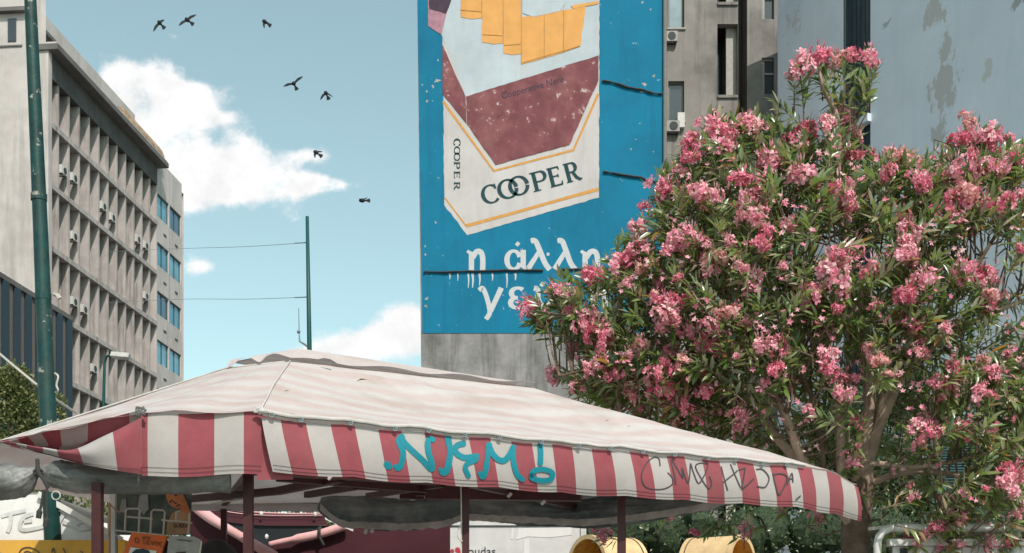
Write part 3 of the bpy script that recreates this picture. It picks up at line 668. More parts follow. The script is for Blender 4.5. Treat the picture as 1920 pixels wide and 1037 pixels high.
# ------------------------------------------------------------------ shaded blue-grey wall on the right
RO = Vector((10.83, 50, 0)); RD = Vector((.402, -.9156, 0)); RN = Vector((-.9156, -.402, 0))
rf = Frame(RO, RD, RN)
def rs(px, out=0):
    k = (px-CX)/F; o = RO+RN*out; return (k*o.y-o.x)/(RD.x-k*RD.y)
wt = thing('plastered_building', 'tall blank blue grey plastered building wall with peeling patches behind the oleander', 'building', RO)
m = MB()
s1, s2 = rs(1581), rs(1632); ZT = 30
wall_holes(m, rf, 0, 24, 0, ZT, [(s1, s2, .2, ZT-.2)], .55)
m.quad(rf(0, 0), rf(0, ZT), rf(0, ZT, -14), rf(0, 0, -14)); m.quad(rf(24, 0), rf(24, 0, -14), rf(24, ZT, -14), rf(24, ZT)); m.quad(rf(0, ZT), rf(24, ZT), rf(24, ZT, -14), rf(0, ZT, -14))
pm = mat('blue_grey_plaster', (.575, .60, .66), var=.06, scale=.5, dirt=((.50, .55, .65), .6, .3), streak=((.49, .53, .60), .5, .6), bump=.15, bscale=6)
# peeled render: ragged grey stain along one vertical line of the wall, plus some faded ochre spots
t_ = pm.node_tree; n_ = t_.nodes; l_ = t_.links; bs = [q for q in n_ if q.type == 'BSDF_PRINCIPLED'][0]; src_c = bs.inputs['Base Color'].links[0].from_socket
g_ = n_.new('ShaderNodeNewGeometry'); sp_ = n_.new('ShaderNodeSeparateXYZ'); l_.new(g_.outputs['Position'], sp_.inputs[0])
def nm(op, a, b=None):
    q = n_.new('ShaderNodeMath'); q.operation = op
    for i, v in enumerate((a, b)):
        if v is None: continue
        if isinstance(v, (int, float)): q.inputs[i].default_value = v
        else: l_.new(v, q.inputs[i])
    return q.outputs[0]
def nzv(sc, k=(1, 1, 1)):
    vm = n_.new('ShaderNodeVectorMath'); vm.operation = 'MULTIPLY'; vm.inputs[1].default_value = k; l_.new(g_.outputs['Position'], vm.inputs[0])
    q = n_.new('ShaderNodeTexNoise'); q.inputs['Scale'].default_value = sc; q.inputs['Detail'].default_value = 10; q.inputs['Roughness'].default_value = .76; l_.new(vm.outputs[0], q.inputs['Vector']); return q.outputs['Fac']
def spot(px, sw, pz, sz, gain, th, col, noise_out):
    global src_c
    s0 = rf(rs(px), 0, 0)
    dy = nm('DIVIDE', nm('SUBTRACT', sp_.outputs[1], s0.y), sw); dz = nm('DIVIDE', nm('SUBTRACT', sp_.outputs[2], pz), sz)
    e = nm('POWER', 2.718, nm('MULTIPLY', nm('ADD', nm('MULTIPLY', dy, dy), nm('MULTIPLY', dz, dz)), -1))
    f = nm('ADD', nm('MULTIPLY', e, .42), nm('MULTIPLY', nm('SUBTRACT', noise_out, .5), gain))
    r = n_.new('ShaderNodeMapRange'); l_.new(f, r.inputs[0]); r.inputs[1].default_value = th; r.inputs[2].default_value = th+.045; r.inputs[4].default_value = .8
    x = n_.new('ShaderNodeMix'); x.data_type = 'RGBA'; l_.new(r.outputs[0], x.inputs[0]); l_.new(src_c, x.inputs[6]); x.inputs[7].default_value = (*col, 1); src_c = x.outputs[2]
n1 = nzv(2.2, (1, 1, .5)); n2 = nzv(1.3, (1, 1, 1)); zz = lambda px, py: (EYE+(HY-py)/F*rf(rs(px), 0).y)
spot(1768, .75, zz(1768, 160), 1.1, 1.3, .25, (.40, .365, .34), n1); spot(1752, .6, zz(1752, 20), 1.0, 1.3, .27, (.42, .385, .36), n1)
spot(1760, .5, zz(1760, 245), .8, 1.3, .27, (.38, .35, .33), n1); spot(1772, .4, zz(1772, 90), 1.0, 1.2, .30, (.41, .38, .355), n1)
spot(1487, .9, zz(1487, 40), 1.0, 1.2, .36, (.47, .42, .40), n2); spot(1500, .7, zz(1500, 170), .7, 1.2, .36, (.36, .35, .35), n2); spot(1850, .35, zz(1850, 135), .7, 1.2, .36, (.46, .45, .42), n2)
spot(1660, .5, zz(1660, 45), .35, 1.2, .36, (.30, .30, .31), n2); spot(1910, .5, zz(1910, 5), .3, 1.2, .3, (.27, .26, .26), n1)
l_.new(src_c, bs.inputs['Base Color'])
m.build('wall', pm, wt)
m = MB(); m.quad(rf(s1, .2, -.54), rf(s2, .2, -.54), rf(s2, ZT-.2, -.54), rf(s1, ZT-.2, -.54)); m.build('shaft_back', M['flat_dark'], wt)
m = MB(); fbox(m, rf, s1+.004, s1+.07, .22, ZT-.22, -.52, -.005); m.build('shaft_shade_strip', M['rib'], wt)  # added dark strip, shades out the sunlit plaster edge of the recess
srcr = None
for k in range(6):
    a = s1+(s2-s1)*(k+.5)/6; wdt = (s2-s1)/12*.85
    if srcr is None: m = MB(); fbox(m, rf, a-wdt, a+wdt, .2, ZT-.25, -.5, -.2); srcr = m.build('shaft_rib', M['rib'], wt); r0_ = a
    else: shared('shaft_rib', srcr, wt, ORG[srcr.name]+RD*(a-r0_))
m = MB()
for py in (237, 900, -300):
    m = MB(); zb_ = zz(1606, py); m.bar(rf(s1-.05, zb_-.0, .04), rf(s2+.05, zb_+.0, .04), .28, .28); m.build('shaft_bracket', pm, wt)

# ------------------------------------------------------------------ poles, wires, birds
t = thing('green_pole', 'tall leaning green painted pole with peeling paint at the far left', 'pole', (P(123, 1570, 11).x, 11, 0))
b0_ = Vector((P(123, 1570, 11).x, 11, 0)); pl = [b0_, P(90, 785, 11), P(76, 430, 11), P(57, 0, 11), P(50, -180, 11)]
m = MB(); m.tube(pl, [.085, .073, .064, .052, .047], 16); m.build('shaft', M['pole_green'], t, True)
for y, x in ((556, 81), (370, 73)): m = MB(); m.tube([P(x, y, 11)-Vector((0, 0, .03)), P(x, y, 11)+Vector((0, 0, .03))], .071, 14); m.build('clamp', M['pole_green'], t)
m = MB(); m.tube([P(102, 552, 10.95), P(108, 554, 10.9), P(112, 560, 10.9)], .02, 6); m.build('hook', M['wire_pale'], t)
m = MB(); m.tube(smooth_path([P(103, 700, 10.95), P(109, 706, 10.9), P(106, 722, 10.9), P(109, 732, 10.9), P(104, 736, 10.95)]), .009, 6); m.build('hook', M['wire_pale'], t)
m = MB(); m.tube(smooth_path([P(-120, 560, 14), P(0, 664, 11.6), P(70, 722, 11.05)]), .012, 5); tag(m.build('guy_wire', M['wire_pale']), 'thin pale guy wire running up to the left from the green pole', 'wire')
m = MB(); m.tube(smooth_path([P(100, 746, 11.05), P(118, 758, 11.6), P(142, 774, 12.5)]), .012, 5); tag(m.build('guy_wire', M['wire_pale']), 'short pale wire from the foot of the green pole down behind the canopy', 'wire')
YP = 25.0; pb = P(587, 1383, YP); pb.z = 0
t = thing('trolley_pole', 'slim dark green pole standing alone against the sky above the canopy', 'pole', pb)
m = MB(); m.tube([pb, P(581, 700, YP), P(580, 640, YP), P(576, 406, YP)], [.07, .05, .048, .034], 10); m.build('shaft', M['pole_teal'], t, True)
m = MB(); m.tube([P(580, 652, YP), P(572, 646, YP), P(562, 640, YP), P(561, 626, YP), P(560, 578, YP)], [.03, .025, .02, .012, .008], 6); m.ellipsoid(P(560, 622, YP), (.04, .04, .04), 8, 6); m.build('antenna', M['wire'], t)
for i, (ya, yb, ly) in enumerate(((466, 455, 'upper'), (561, 557, 'lower'))):
    m = MB(); q = smooth_path([P(345-140, ya+6, 38), P(345, ya, 34), P(460, (ya+yb)/2+2, 29), P(575+i*3, yb, YP)], 5)
    m.tube(q, .006, 5); m.tube([P(553, yb+1, YP+.7), P(576+i*2, yb, YP)], .012, 5)
    tag(m.build('overhead_wire', M['wire']), ly+' thin wire stretched left from the slim pole to the office block', 'wire', None)

def bird(c, wl, wr, head, tail, label, Y=38):
    """swept wings from body to both tips, given as picture points"""
    Q = lambda p, dy=0: P(p[0], p[1], Y+dy)
    cc = Q(c); t = thing('bird', label, 'bird', cc, 'birds flying over the square')
    h, tl = Q(head), Q(tail, .03); ax_ = (h-tl); bl = ax_.length
    m = MB(); m.tube([tl+ax_*k for k in (-.05, .12, .35, .6, .8, .92, 1.02)], [.012, .03, .062, .07, .05, .045, .01], 8); m.build('body', M['bird'], t, True)
    m = MB(); d = ax_.normalized(); sd_ = d.cross(Vector((0, 1, 0))).normalized()
    m.poly([tl+d*.06, tl-d*.12+sd_*.07, tl-d*.14, tl-d*.12-sd_*.07], Vector((0, 1, 0)), .012); m.build('tail', M['bird'], t)
    for tip, dy in ((wl, -.12), (wr, .12)):
        tp = Q(tip, dy); f0 = tl+ax_*.74; r0 = tl+ax_*.38; mid = (f0+tp)/2+d*.045*min(1, (tp-f0).length/.3); mr_ = (r0+tp)/2-d*.0
        m = MB(); m.poly([f0, mid, mid.lerp(tp, .55)+d*.008, tp, mr_.lerp(tp, .45)-d*.012, mr_, r0], Vector((0, 1, 0)), .02); m.build('wing', M['bird'], t)
bird((297, 44), (287, 59), (308, 37), (296, 39), (303, 47), 'dark bird leftmost of the flock, wings swept down')
bird((350, 38), (335, 48), (368, 27), (347, 34), (356, 41), 'dark bird gliding with both wings spread, second from the left at the top')
bird((497, 43), (495, 53), (504, 42), (492, 38), (501, 44), 'small dark bird banking alone near the top middle of the sky')
bird((551, 155), (531, 162), (568, 143), (549, 153), (553, 161), 'dark bird gliding on long flat wings, largest in the middle of the sky')
bird((610, 175), (600, 187), (624, 181), (609, 171), (613, 179), 'dark bird with wings bent downward just right of the gliding one')
bird((594, 286), (590, 296), (605, 284), (588, 283), (597, 289), 'dark bird flapping just above the tip of the long cloud')
bird((680, 375), (674, 372), (689, 370), (673, 376), (686, 376), 'dark bird lowest of the flock, nearest the blue wall')
# ------------------------------------------------------------------ striped market canopy
A = P(490, 768, 7.1); D1 = P(1500, 868, 9.1); D = P(1608, 908, 9.42); B = P(265, 768, 6.9); Cc = P(0, 825, 8.2); C2 = Vector((-4.45, 9.2, 3.03))
E = Vector((1.2, 12.1, 3.02)); Fb = Vector((-3.5, 12.0, 3.05))
R1 = P(545, 677, 9.0); R2 = P(992, 725, 10.0); R1b = P(425, 691, 9.3); R2b = Vector((-.40, 10.6, 3.80))
st = thing('market_canopy', 'red and white striped market stall canopy with turquoise graffiti on its valance', 'market canopy', (0, 9, 0))
EN = Vector((.4976, -.8674, 0))        # outward normal of the long front edge
def pl_lerp(pts, ts, t):
    for i in range(len(pts)-1):
        if t <= ts[i+1] or i == len(pts)-2:
            k = (t-ts[i])/(ts[i+1]-ts[i]); return pts[i].lerp(pts[i+1], k)
Lf = (D1-A).length; Le = (D-D1).length; LT = Lf+Le
Dm = D1.lerp(D, .5)+Vector((0, 0, .035))
def eaveR(s): return pl_lerp([A, D1, Dm, D], [0, Lf, Lf+Le/2, LT], s)+Vector((0, 0, -.012*abs(math.sin(s*6.3))))
def wob(p, k, a): return a*(mnoise.noise(Vector(p)*k)+.5*mnoise.noise(Vector(p)*k*2.3))
def mk_roof(name, fn, nu, nv, mt):
    m = MB(); m.grid(fn, nu, nv); m.uv = [(i/nu, j/nv) for j in range(nv+1) for i in range(nu+1)]
    return m.build(name, mt, st, True)
def canvas_roof():
    m = mat('canvas_roof', (.53, .478, .462), rough=.9, var=.05, scale=7, dirt=((.40, .335, .30), .85, 1.1), bump=.3, bscale=45, trans=.22, spec=.15)
    t = m.node_tree; n = t.nodes; l = t.links; b = [q for q in n if q.type == 'BSDF_PRINCIPLED'][0]; src = b.inputs['Base Color'].links[0].from_socket
    u = n.new('ShaderNodeUVMap'); s = n.new('ShaderNodeSeparateXYZ'); l.new(u.outputs[0], s.inputs[0])
    nz = n.new('ShaderNodeTexNoise'); nz.inputs['Scale'].default_value = 3; g = n.new('ShaderNodeNewGeometry'); l.new(g.outputs['Position'], nz.inputs['Vector'])
    a = n.new('ShaderNodeMath'); a.operation = 'MULTIPLY_ADD'; l.new(s.outputs[1], a.inputs[0]); a.inputs[1].default_value = 6*6.283
    c = n.new('ShaderNodeMath'); c.operation = 'MULTIPLY'; l.new(nz.outputs['Fac'], c.inputs[0]); c.inputs[1].default_value = 5.0; l.new(c.outputs[0], a.inputs[2])
    si = n.new('ShaderNodeMath'); si.operation = 'SINE'; l.new(a.outputs[0], si.inputs[0])
    r = n.new('ShaderNodeMapRange'); l.new(si.outputs[0], r.inputs[0]); r.inputs[1].default_value = -.7; r.inputs[2].default_value = .7; r.inputs[4].default_value = .45
    x = n.new('ShaderNodeMix'); x.data_type = 'RGBA'; x.blend_type = 'MULTIPLY'; l.new(r.outputs[0], x.inputs[0]); l.new(src, x.inputs[6]); x.inputs[7].default_value = (.93, .68, .66, 1)
    for q in (b.inputs['Base Color'], [q for q in n if q.type == 'BSDF_TRANSLUCENT'][0].inputs[0]): l.new(x.outputs[2], q)
    return m
MROOF = canvas_roof()
def roofR(u, v):
    p = R1.lerp(R2, u).lerp(eaveR(u*LT), v); s = math.sin(math.pi*v)
    return p+Vector((0, 0, -.07*s*math.sin(math.pi*min(1, u*1.1))+wob(p, 1.3, .018)*s+wob(p, 6, .006)*v+.02*s*math.cos(u*14)*v+.03*math.exp(-((v-(.10+.42*(u-.2)))/.03)**2)*max(0, min(1, (u-.15)*8))*max(0, min(1, (.85-u)*6))))
mk_roof('roof_panel', roofR, 60, 22, MROOF)
def eaveL(v):
    return pl_lerp([A, B, Cc, C2], [0, .28, .75, 1], v)+Vector((0, 0, -.02*abs(math.sin(v*16))))
def roofL(u, v):
    p = R1.lerp(R1b, min(1, u*1.0)).lerp(eaveL(u), v); s = math.sin(math.pi*v); return p+Vector((0, 0, -.035*s*(1-u)+wob(p, 1.5, .018)*s))
mk_roof('roof_panel', roofL, 44, 20, MROOF)
mk_roof('roof_panel', lambda u, v: R1b.lerp(R2b, u).lerp(C2.lerp(Fb, min(1, u*2)) if u < .5 else Fb.lerp(E, (u-.5)*2), v), 20, 8, MROOF)
mk_roof('roof_panel', lambda u, v: R2b.lerp(R2, u).lerp(E.lerp(D, u), v), 12, 10, MROOF)
# hip seam and hem strip with eyelets
m = MB(); m.tube([roofR(0, v)+Vector((0, 0, .008)) for v in np.linspace(0, 1, 14)], .006, 6); m.tube([roofL(.0, 0)]+[R1b.lerp(C2, k)+Vector((0, 0, .005)) for k in np.linspace(0, 1, 8)], .008, 5); m.build('hip_seam', M['hem'], st, True)
def hem_p(u, v):
    s = u*Lf*1.005; p = eaveR(s); th = 1.9*v-.5
    return p+EN*(.030*math.cos(th)+.012)+Vector((0, 0, -.034*v*(1.1-.2*u)-.003+wob(p, 7, .008)))
m = MB(); m.grid(hem_p, 90, 5); m.build('hem', M['hem'], st, True)
m = MB(); m.tube([hem_p(u, .62)+EN*.003 for u in np.linspace(0, 1, 60)], .0016, 4); m.build('hem_stitching', M['rope'], st)
es = None
for u in [.012, .055, .13, .20, .255, .315, .375, .45, .52, .58, .645, .71, .78, .84, .90, .955]:
    p = hem_p(u, .75)+EN*.008
    if es is None: m = MB(); m.tube([p+Vector((.013*math.cos(k*.785), 0.002*math.sin(k), .013*math.sin(k*.785))) for k in range(9)], .005, 5); m.ellipsoid(p+EN*.002, (.006, .004, .006), 6, 4); es = m.build('eyelet', M['wire'], st); e0 = p
    else: shared('eyelet', es, st, ORG[es.name]+(p-e0))
# front valance: stripes are separate material bands of one cloth
HV = .315; WS = (D1-A).length/26.85; S0 = -.35
def VR(s, v):
    p = eaveR(s); u = s/LT; h = HV*(1 if u < .93 else 1-.18*((u-.93)/.07))
    b = .035*math.sin(math.pi*min(1, v*.9))+.03*v*math.sin(s*2.1+.5)*.6+.018*v*math.sin(s*5.3)
    along = (D1-A).normalized()
    return p+EN*(.004+b)+along*(.055*v*v*(1.1-.4*u))+Vector((0, 0, -.032*(1-u)-.012-h*v))
m = MB(); n_s = int(LT/WS*4)
m.grid(lambda u, v: VR(u*LT, v), n_s, 12, lambda u, v: 1 if int(math.floor((u*LT/WS)+.25)) % 2 == 1 else 0)
VAL = m.build('valance', [M['canopy_white'], M['canopy_red']], st, True)
m = MB()
for v in (.88, .95): m.tube([VR(s, v)+EN*.002 for s in np.linspace(0.01, LT, 100)], .0011, 4)
m.build('valance_stitching', M['rope'], st)
def on_val(px, py, lift):          # the point of the valance seen at a picture point
    ray = Vector(((px-CX)/F, 1, (HY-py)/F)); o = Vector((0, 0, EYE)); s = v = .4
    s = LT*.5; v = .5
    for _ in range(12):
        p = VR(s, v); du = (VR(s+.01, v)-p)/.01; dv = (VR(s, v+.01)-p)/.01
        Mx = Matrix((du, dv, -ray)).transposed()
        k = Mx.inverted() @ (o-p); s = min(max(s+k.x, 0), LT); v = min(max(v+k.y, -.1), 1.1)
    return VR(s, v)+EN*lift
def val_stroke(mb, pts, wd, lift, caps=True):
    q = smooth_path(pts, 8); ws = [wd]*len(q) if not isinstance(wd, (list, tuple)) else [w_ for w_, in smooth_path([(x,) for x in wd], 8)]
    L_, R_ = ribbon(q, ws); nn = len(q)
    vl = [on_val(*p, lift) for p in L_]; vr = [on_val(*p, lift) for p in R_]; b = len(mb.v); mb.v += vl+vr
    for i in range(nn-1): mb.f.append([b+i, b+nn+i, b+nn+i+1, b+i+1]); mb.m.append(0)
    if caps:
        for c, w_ in ((q[0], ws[0]), (q[-1], ws[-1])):
            b = len(mb.v); mb.v += [on_val(c[0]+w_/2*math.cos(k*.524), c[1]+w_/2*math.sin(k*.524), lift+.0006) for k in range(12)]; mb.f.append(list(range(b, b+12))); mb.m.append(0)
z4 = lambda pts: [(480+x/3.492, 740+y/3.492) for x, y in pts]
z5 = lambda pts: [(960+x/3.492, 740+y/3.492) for x, y in pts]
z6 = lambda pts: [(1400+x/3.492, 740+y/3.492) for x, y in pts]
tq = [(z4([(855, 455), (865, 470), (872, 470)]), 12), (z4([(915, 470), (925, 482), (945, 468), (958, 420), (962, 380), (945, 330), (938, 300), (950, 280)]), [9, 11, 11, 11, 11, 12, 13, 14]),
      (z4([(950, 280), (975, 320), (1030, 375), (1090, 430), (1135, 480), (1150, 488)]), 11), (z4([(1150, 488), (1148, 440), (1128, 380), (1122, 320), (1135, 290), (1155, 295)]), 11),
      (z4([(1205, 490), (1222, 512), (1245, 500), (1262, 440), (1270, 370), (1258, 300), (1255, 280)]), [8, 11, 12, 12, 11, 12, 13]), (z4([(1355, 322), (1325, 328), (1302, 350), (1312, 385), (1360, 412), (1415, 408), (1440, 402)]), 11),
      (z4([(1440, 402), (1435, 430), (1385, 450), (1368, 480), (1378, 510), (1388, 532)]), 9.5),
      (z4([(1465, 515), (1480, 538), (1498, 510), (1510, 440), (1518, 370), (1522, 330)]), [9, 11, 11, 10, 10, 12]), (z4([(1522, 330), (1545, 385), (1585, 425), (1625, 430), (1660, 390), (1682, 345)]), 11),
      (z4([(1682, 345), (1680, 410), (1692, 480), (1712, 530), (1740, 555)]), 10), (z5([(180, 330), (185, 380), (183, 450)]), 10), (z5([(125, 530), (140, 500), (195, 490), (250, 505), (262, 530), (240, 560), (180, 563), (130, 548), (125, 530)]), 10)]
for k, (pts, wd) in enumerate(tq):
    m = MB(); val_stroke(m, pts, wd, .003+.0004*k); m.build('graffiti', M['turq'], VAL)
bk = [z5(q) for q in ([(968, 468), (960, 420), (925, 412), (880, 450), (848, 520), (860, 590), (910, 618), (990, 618), (1045, 590), (1050, 550), (1018, 510)],
     [(1070, 590), (1065, 540), (1040, 425), (1075, 475), (1118, 548), (1112, 480), (1152, 580), (1168, 450)], [(1168, 450), (1190, 520), (1225, 580), (1280, 470), (1240, 448), (1200, 470), (1235, 545), (1285, 615), (1305, 580), (1290, 535)],
     [(1368, 470), (1385, 540), (1410, 628)], [(1428, 455), (1455, 520), (1495, 610)], [(1380, 575), (1450, 520), (1475, 495)], [(1480, 495), (1525, 480)], [(1525, 485), (1515, 540), (1500, 620)], [(1500, 622), (1540, 590), (1580, 550)],
     [(1595, 490), (1640, 492), (1680, 545), (1655, 605), (1600, 600)])]+[z6(q) for q in ([(168, 515), (185, 590), (212, 655), (262, 550), (225, 518), (168, 525)], [(262, 590), (292, 515), (300, 575)], [(270, 560), (300, 545)], [(318, 690), (350, 662)])]
for k, pts in enumerate(bk):
    m = MB(); val_stroke(m, pts, 2.4, .003+.0003*k, False); m.build('graffiti', M['marker'], VAL)
# short valance at the left and its twisted, billowing end
LAB = (B-A).length
WL = .178
def VL(u, v):           # A to B
    p = A.lerp(B, u); n_ = Vector((.2, -.98, 0)); return p+n_*(-.03+.02*math.sin(math.pi*v)+.01*math.sin(u*9))+Vector((0, 0, -.012-.36*v+.006*math.sin(u*7)))
topp = [B, P(200, 785, 7.2), P(130, 800, 7.55), P(60, 815, 7.9), P(0, 826, 8.2), P(-70, 842, 8.6)]
inn = [P(265, 782, 6.99), P(200, 812, 7.3), P(130, 834, 7.75), P(75, 832, 8.0), P(0, 832, 8.2), P(-70, 850, 8.6)]
dip = [P(264, 796, 6.97), P(200, 836, 7.5), P(130, 858, 7.95), P(75, 850, 8.1), P(0, 836, 8.2), P(-70, 850, 8.6)]
crest = [P(264, 788, 6.84), P(200, 816, 6.88), P(135, 843, 6.95), P(75, 838, 7.2), P(0, 828, 7.7), P(-70, 838, 8.2)]
bot = [P(265, 889, 6.86), P(210, 881, 6.86), P(145, 868, 6.92), P(75, 849, 7.2), P(0, 831, 7.7), P(-70, 840, 8.2)]
def cr(row, u): 
    q = smooth_path([tuple(p) for p in row], 8); x = u*(len(q)-1); i = min(int(x), len(q)-2); return Vector(q[i]).lerp(Vector(q[i+1]), x-i)
rows_ = [[cr(r, u) for u in np.linspace(0, 1, 61)] for r in (topp, inn, dip, crest, bot)]
def VB(u, v):
    i = int(round(u*60)); cols = [r[i] for r in rows_]; x = v*4; k = min(int(x), 3)
    sp = smooth_path([tuple(c) for c in cols], 8); y = v*(len(sp)-1); j = min(int(y), len(sp)-2); return Vector(sp[j]).lerp(Vector(sp[j+1]), y-j)
m = MB(); m.grid(VL, 20, 10, lambda u, v: 0 if int((u*LAB)/WL+.42) % 2 == 1 else 1)
m.build('side_valance', [M['canopy_white'], M['canopy_red']], st, True)
lens = [0]; 
for i in range(60): lens.append(lens[-1]+(rows_[4][i+1]-rows_[4][i]).length)
m = MB(); m.grid(VB, 60, 40, lambda u, v: 1 if int((lens[min(60, int(u*60))]+.30*min(1, max(0, (.72-v)/.45)))/.215+1.4) % 2 == 1 else 0)
m.build('side_valance', [M['canopy_white'], M['canopy_red']], st, True)
m = MB()
for v in (.87, .94): m.tube([VL(u, v)+Vector((0, -.004, 0)) for u in np.linspace(0, 1, 12)], .0011, 4); m.tube([VB(u, .75+.25*v)+Vector((0, -.004, 0)) for u in np.linspace(0, .85, 50)], .0011, 4)
m.build('valance_stitching', M['rope'], st)
m = MB()
for k in range(5):
    q = [A+Vector((rr.uniform(-.04, .04), -.03, rr.uniform(-.03, .01))) for _ in range(4)]; m.tube(smooth_path([tuple(x) for x in q], 4), .007, 6)
m.ellipsoid(A+Vector((0.01, -.03, -.015)), (.028, .02, .016), 8, 6); m.build('corner_knot', M['hem'], st, True)
m = MB()
for k in range(6):
    q = [B+Vector((rr.uniform(-.02, .035), -.035, rr.uniform(-.05, .01))) for _ in range(4)]; m.tube(smooth_path([tuple(x) for x in q], 4), .005, 5)
m.build('corner_knot', M['tarp_grey'], st, True)
# lapped red end of the side valance behind the front one
m = MB(); m.grid(lambda u, v: A+Vector((-.03+.2*u, .02+.06*u, -.02-.385*v+.012*u)), 4, 4); m.build('valance_lap', M['canopy_red'], st)
# vent cap over the ridge
T1 = P(560, 653, 9.35); T1b = P(505, 661, 9.4); T2 = P(978, 717, 10.25)
Cf1 = P(545, 671, 8.95); Cf2 = P(1006, 719, 9.96)
def capf(u, v):
    p = T1.lerp(T2, u).lerp(Cf1.lerp(Cf2, u)+Vector((0, 0, .012*math.sin(u*21)+(.02 if .11 < u < .17 else 0))), v); return p+Vector((0, 0, wob(p, 3, .012)*math.sin(math.pi*v)))
mk_roof('vent_cap', capf, 40, 6, MROOF)
lefte = [Cf1, P(533, 667, 9.0), P(516, 663, 9.06), P(500, 668, 9.1), P(487, 679, 9.12), P(470, 671, 9.17), P(455, 671, 9.2), P(441, 681, 9.24), P(424, 692, 9.28)]
def capl(u, v): return T1.lerp(R1b+Vector((0, .1, .09)), u).lerp(cr(lefte, u), v)
mk_roof('vent_cap', capl, 40, 5, MROOF)
mk_roof('vent_cap', lambda u, v: T1.lerp(T2, u).lerp((R1b+Vector((0, .1, .07))).lerp(R2b+Vector((0, .1, .06)), u), v), 12, 4, MROOF)
m = MB(); m.poly([P(601, 678, 8.99), P(624, 680, 9.0), P(622, 685, 8.97)], (0, -1, 0), .004); m.build('torn_corner', M['tarp_grey'], st)
# posts and frame
def bar_px(name, a, b, wd, mt=None, ht=None):
    m = MB(); m.bar(P(*a), P(*b), wd, ht); return m.build(name, mt or M['frame_red'], st)
for (px, py, Y) in ((183, 905, 7.0), (466, 885, 7.32), (872, 893, 8.02), (1165, 905, 8.62)):
    p = P(px, py, Y); m = MB(); m.box(p.x-.027, p.x+.027, Y-.027, Y+.027, .02, p.z); po = m.build('post', M['frame_red'], st)
    m = MB(); m.box(p.x-.08, p.x+.08, Y-.08, Y+.08, .0, .02); m.build('base_plate', M['frame_red'], po)
for (px, py, Y) in ((420, 950, 12.0), (1168, 952, 11.9)):
    p = P(px, py, Y); m = MB(); m.box(p.x-.027, p.x+.027, Y-.027, Y+.027, .0, p.z); m.build('post', M['frame_red'], st)
for a, b, wd in (((478, 882, 7.40), (1170, 921, 8.66), .055), ((520, 895, 7.7), (800, 917, 8.3), .05), ((352, 936, 9.6), (520, 921, 8.5), .05), ((520, 921, 8.5), (640, 897, 7.7), .05), ((690, 930, 9.2), (830, 908, 8.0), .04),
                 ((352, 934, 11.9), (1100, 944, 11.9), .075), ((575, 928, 10.2), (668, 912, 9.4), .05), ((668, 912, 9.4), (800, 917, 9.3), .05), ((800, 924, 9.3), (1090, 927, 9.1), .10), ((750, 928, 9.5), (795, 929, 9.5), .06), ((788, 912, 9.4), (788, 930, 9.4), .07),
                 ((872, 905, 8.05), (1080, 950, 11.7), .05), ((466, 893, 7.35), (420, 944, 11.9), .05)):
    bar_px('frame_bar', a, b, wd)
m = MB(); m.tube(smooth_path([P(395, 945, 9), P(440, 938, 9), P(520, 926, 9)]), .006, 5); m.build('cord', M['wire_pale'], st)
m = MB(); m.tube(smooth_path([P(864, 905, 7.98), P(865, 960, 7.98), P(865, 1045, 7.98), P(865, 1200, 7.98)]), .0045, 6); m.tube(smooth_path([P(866, 978, 7.96), P(858, 1000, 7.94), P(862, 1013, 7.95), P(867, 1014, 7.97)]), .004, 5); m.build('cable', M['wire_pale'], st)
for (x, y, Y) in ((618, 895, 7.6), (717, 895, 7.7), (1018, 942, 8.5), (955, 928, 8.4)):
    m = MB(); m.bar(P(x-3, y+4, Y), P(x+4, y-3, Y), .02); m.build('clip', M['white_metal'], st)
# debris on the roof
def on_roof(px, py):
    best = None
    for i in range(0, 121):
        for j in range(0, 45):
            p = roofR(i/120, j/44); x = CX+p.x/p.y*F; y = HY-(p.z-EYE)/p.y*F; d = (x-px)**2+(y-py)**2
            if best is None or d < best[0]: best = (d, p)
    return best[1]
lf = leafmat('dry_leaf', [(0, (.16, .10, .04)), (1, (.22, .14, .06))])
for (x, y, lb) in ((679, 718, 'curled dry leaf lying high on the pale canopy roof'), (541, 739, 'tiny dry twig on the canopy roof near the left hip'), (1139, 792, 'tiny dark speck of dry leaf in the middle of the canopy roof'), (1180, 805, 'tiny dry leaf lowest on the right of the canopy roof')):
    p = on_roof(x, y)+Vector((0, 0, .012)); r_ = 1.0 if x == 679 else .45
    m = MB(); q = [p+Vector((-.04, 0, 0))*r_, p+Vector((0, -.008, .02))*r_, p+Vector((.045, 0, .012))*r_, p+Vector((0, .012, .012))*r_]; m.add(q, ((0, 1, 3), (1, 2, 3))); tag(m.build('dry_leaf', lf), lb, 'leaf')

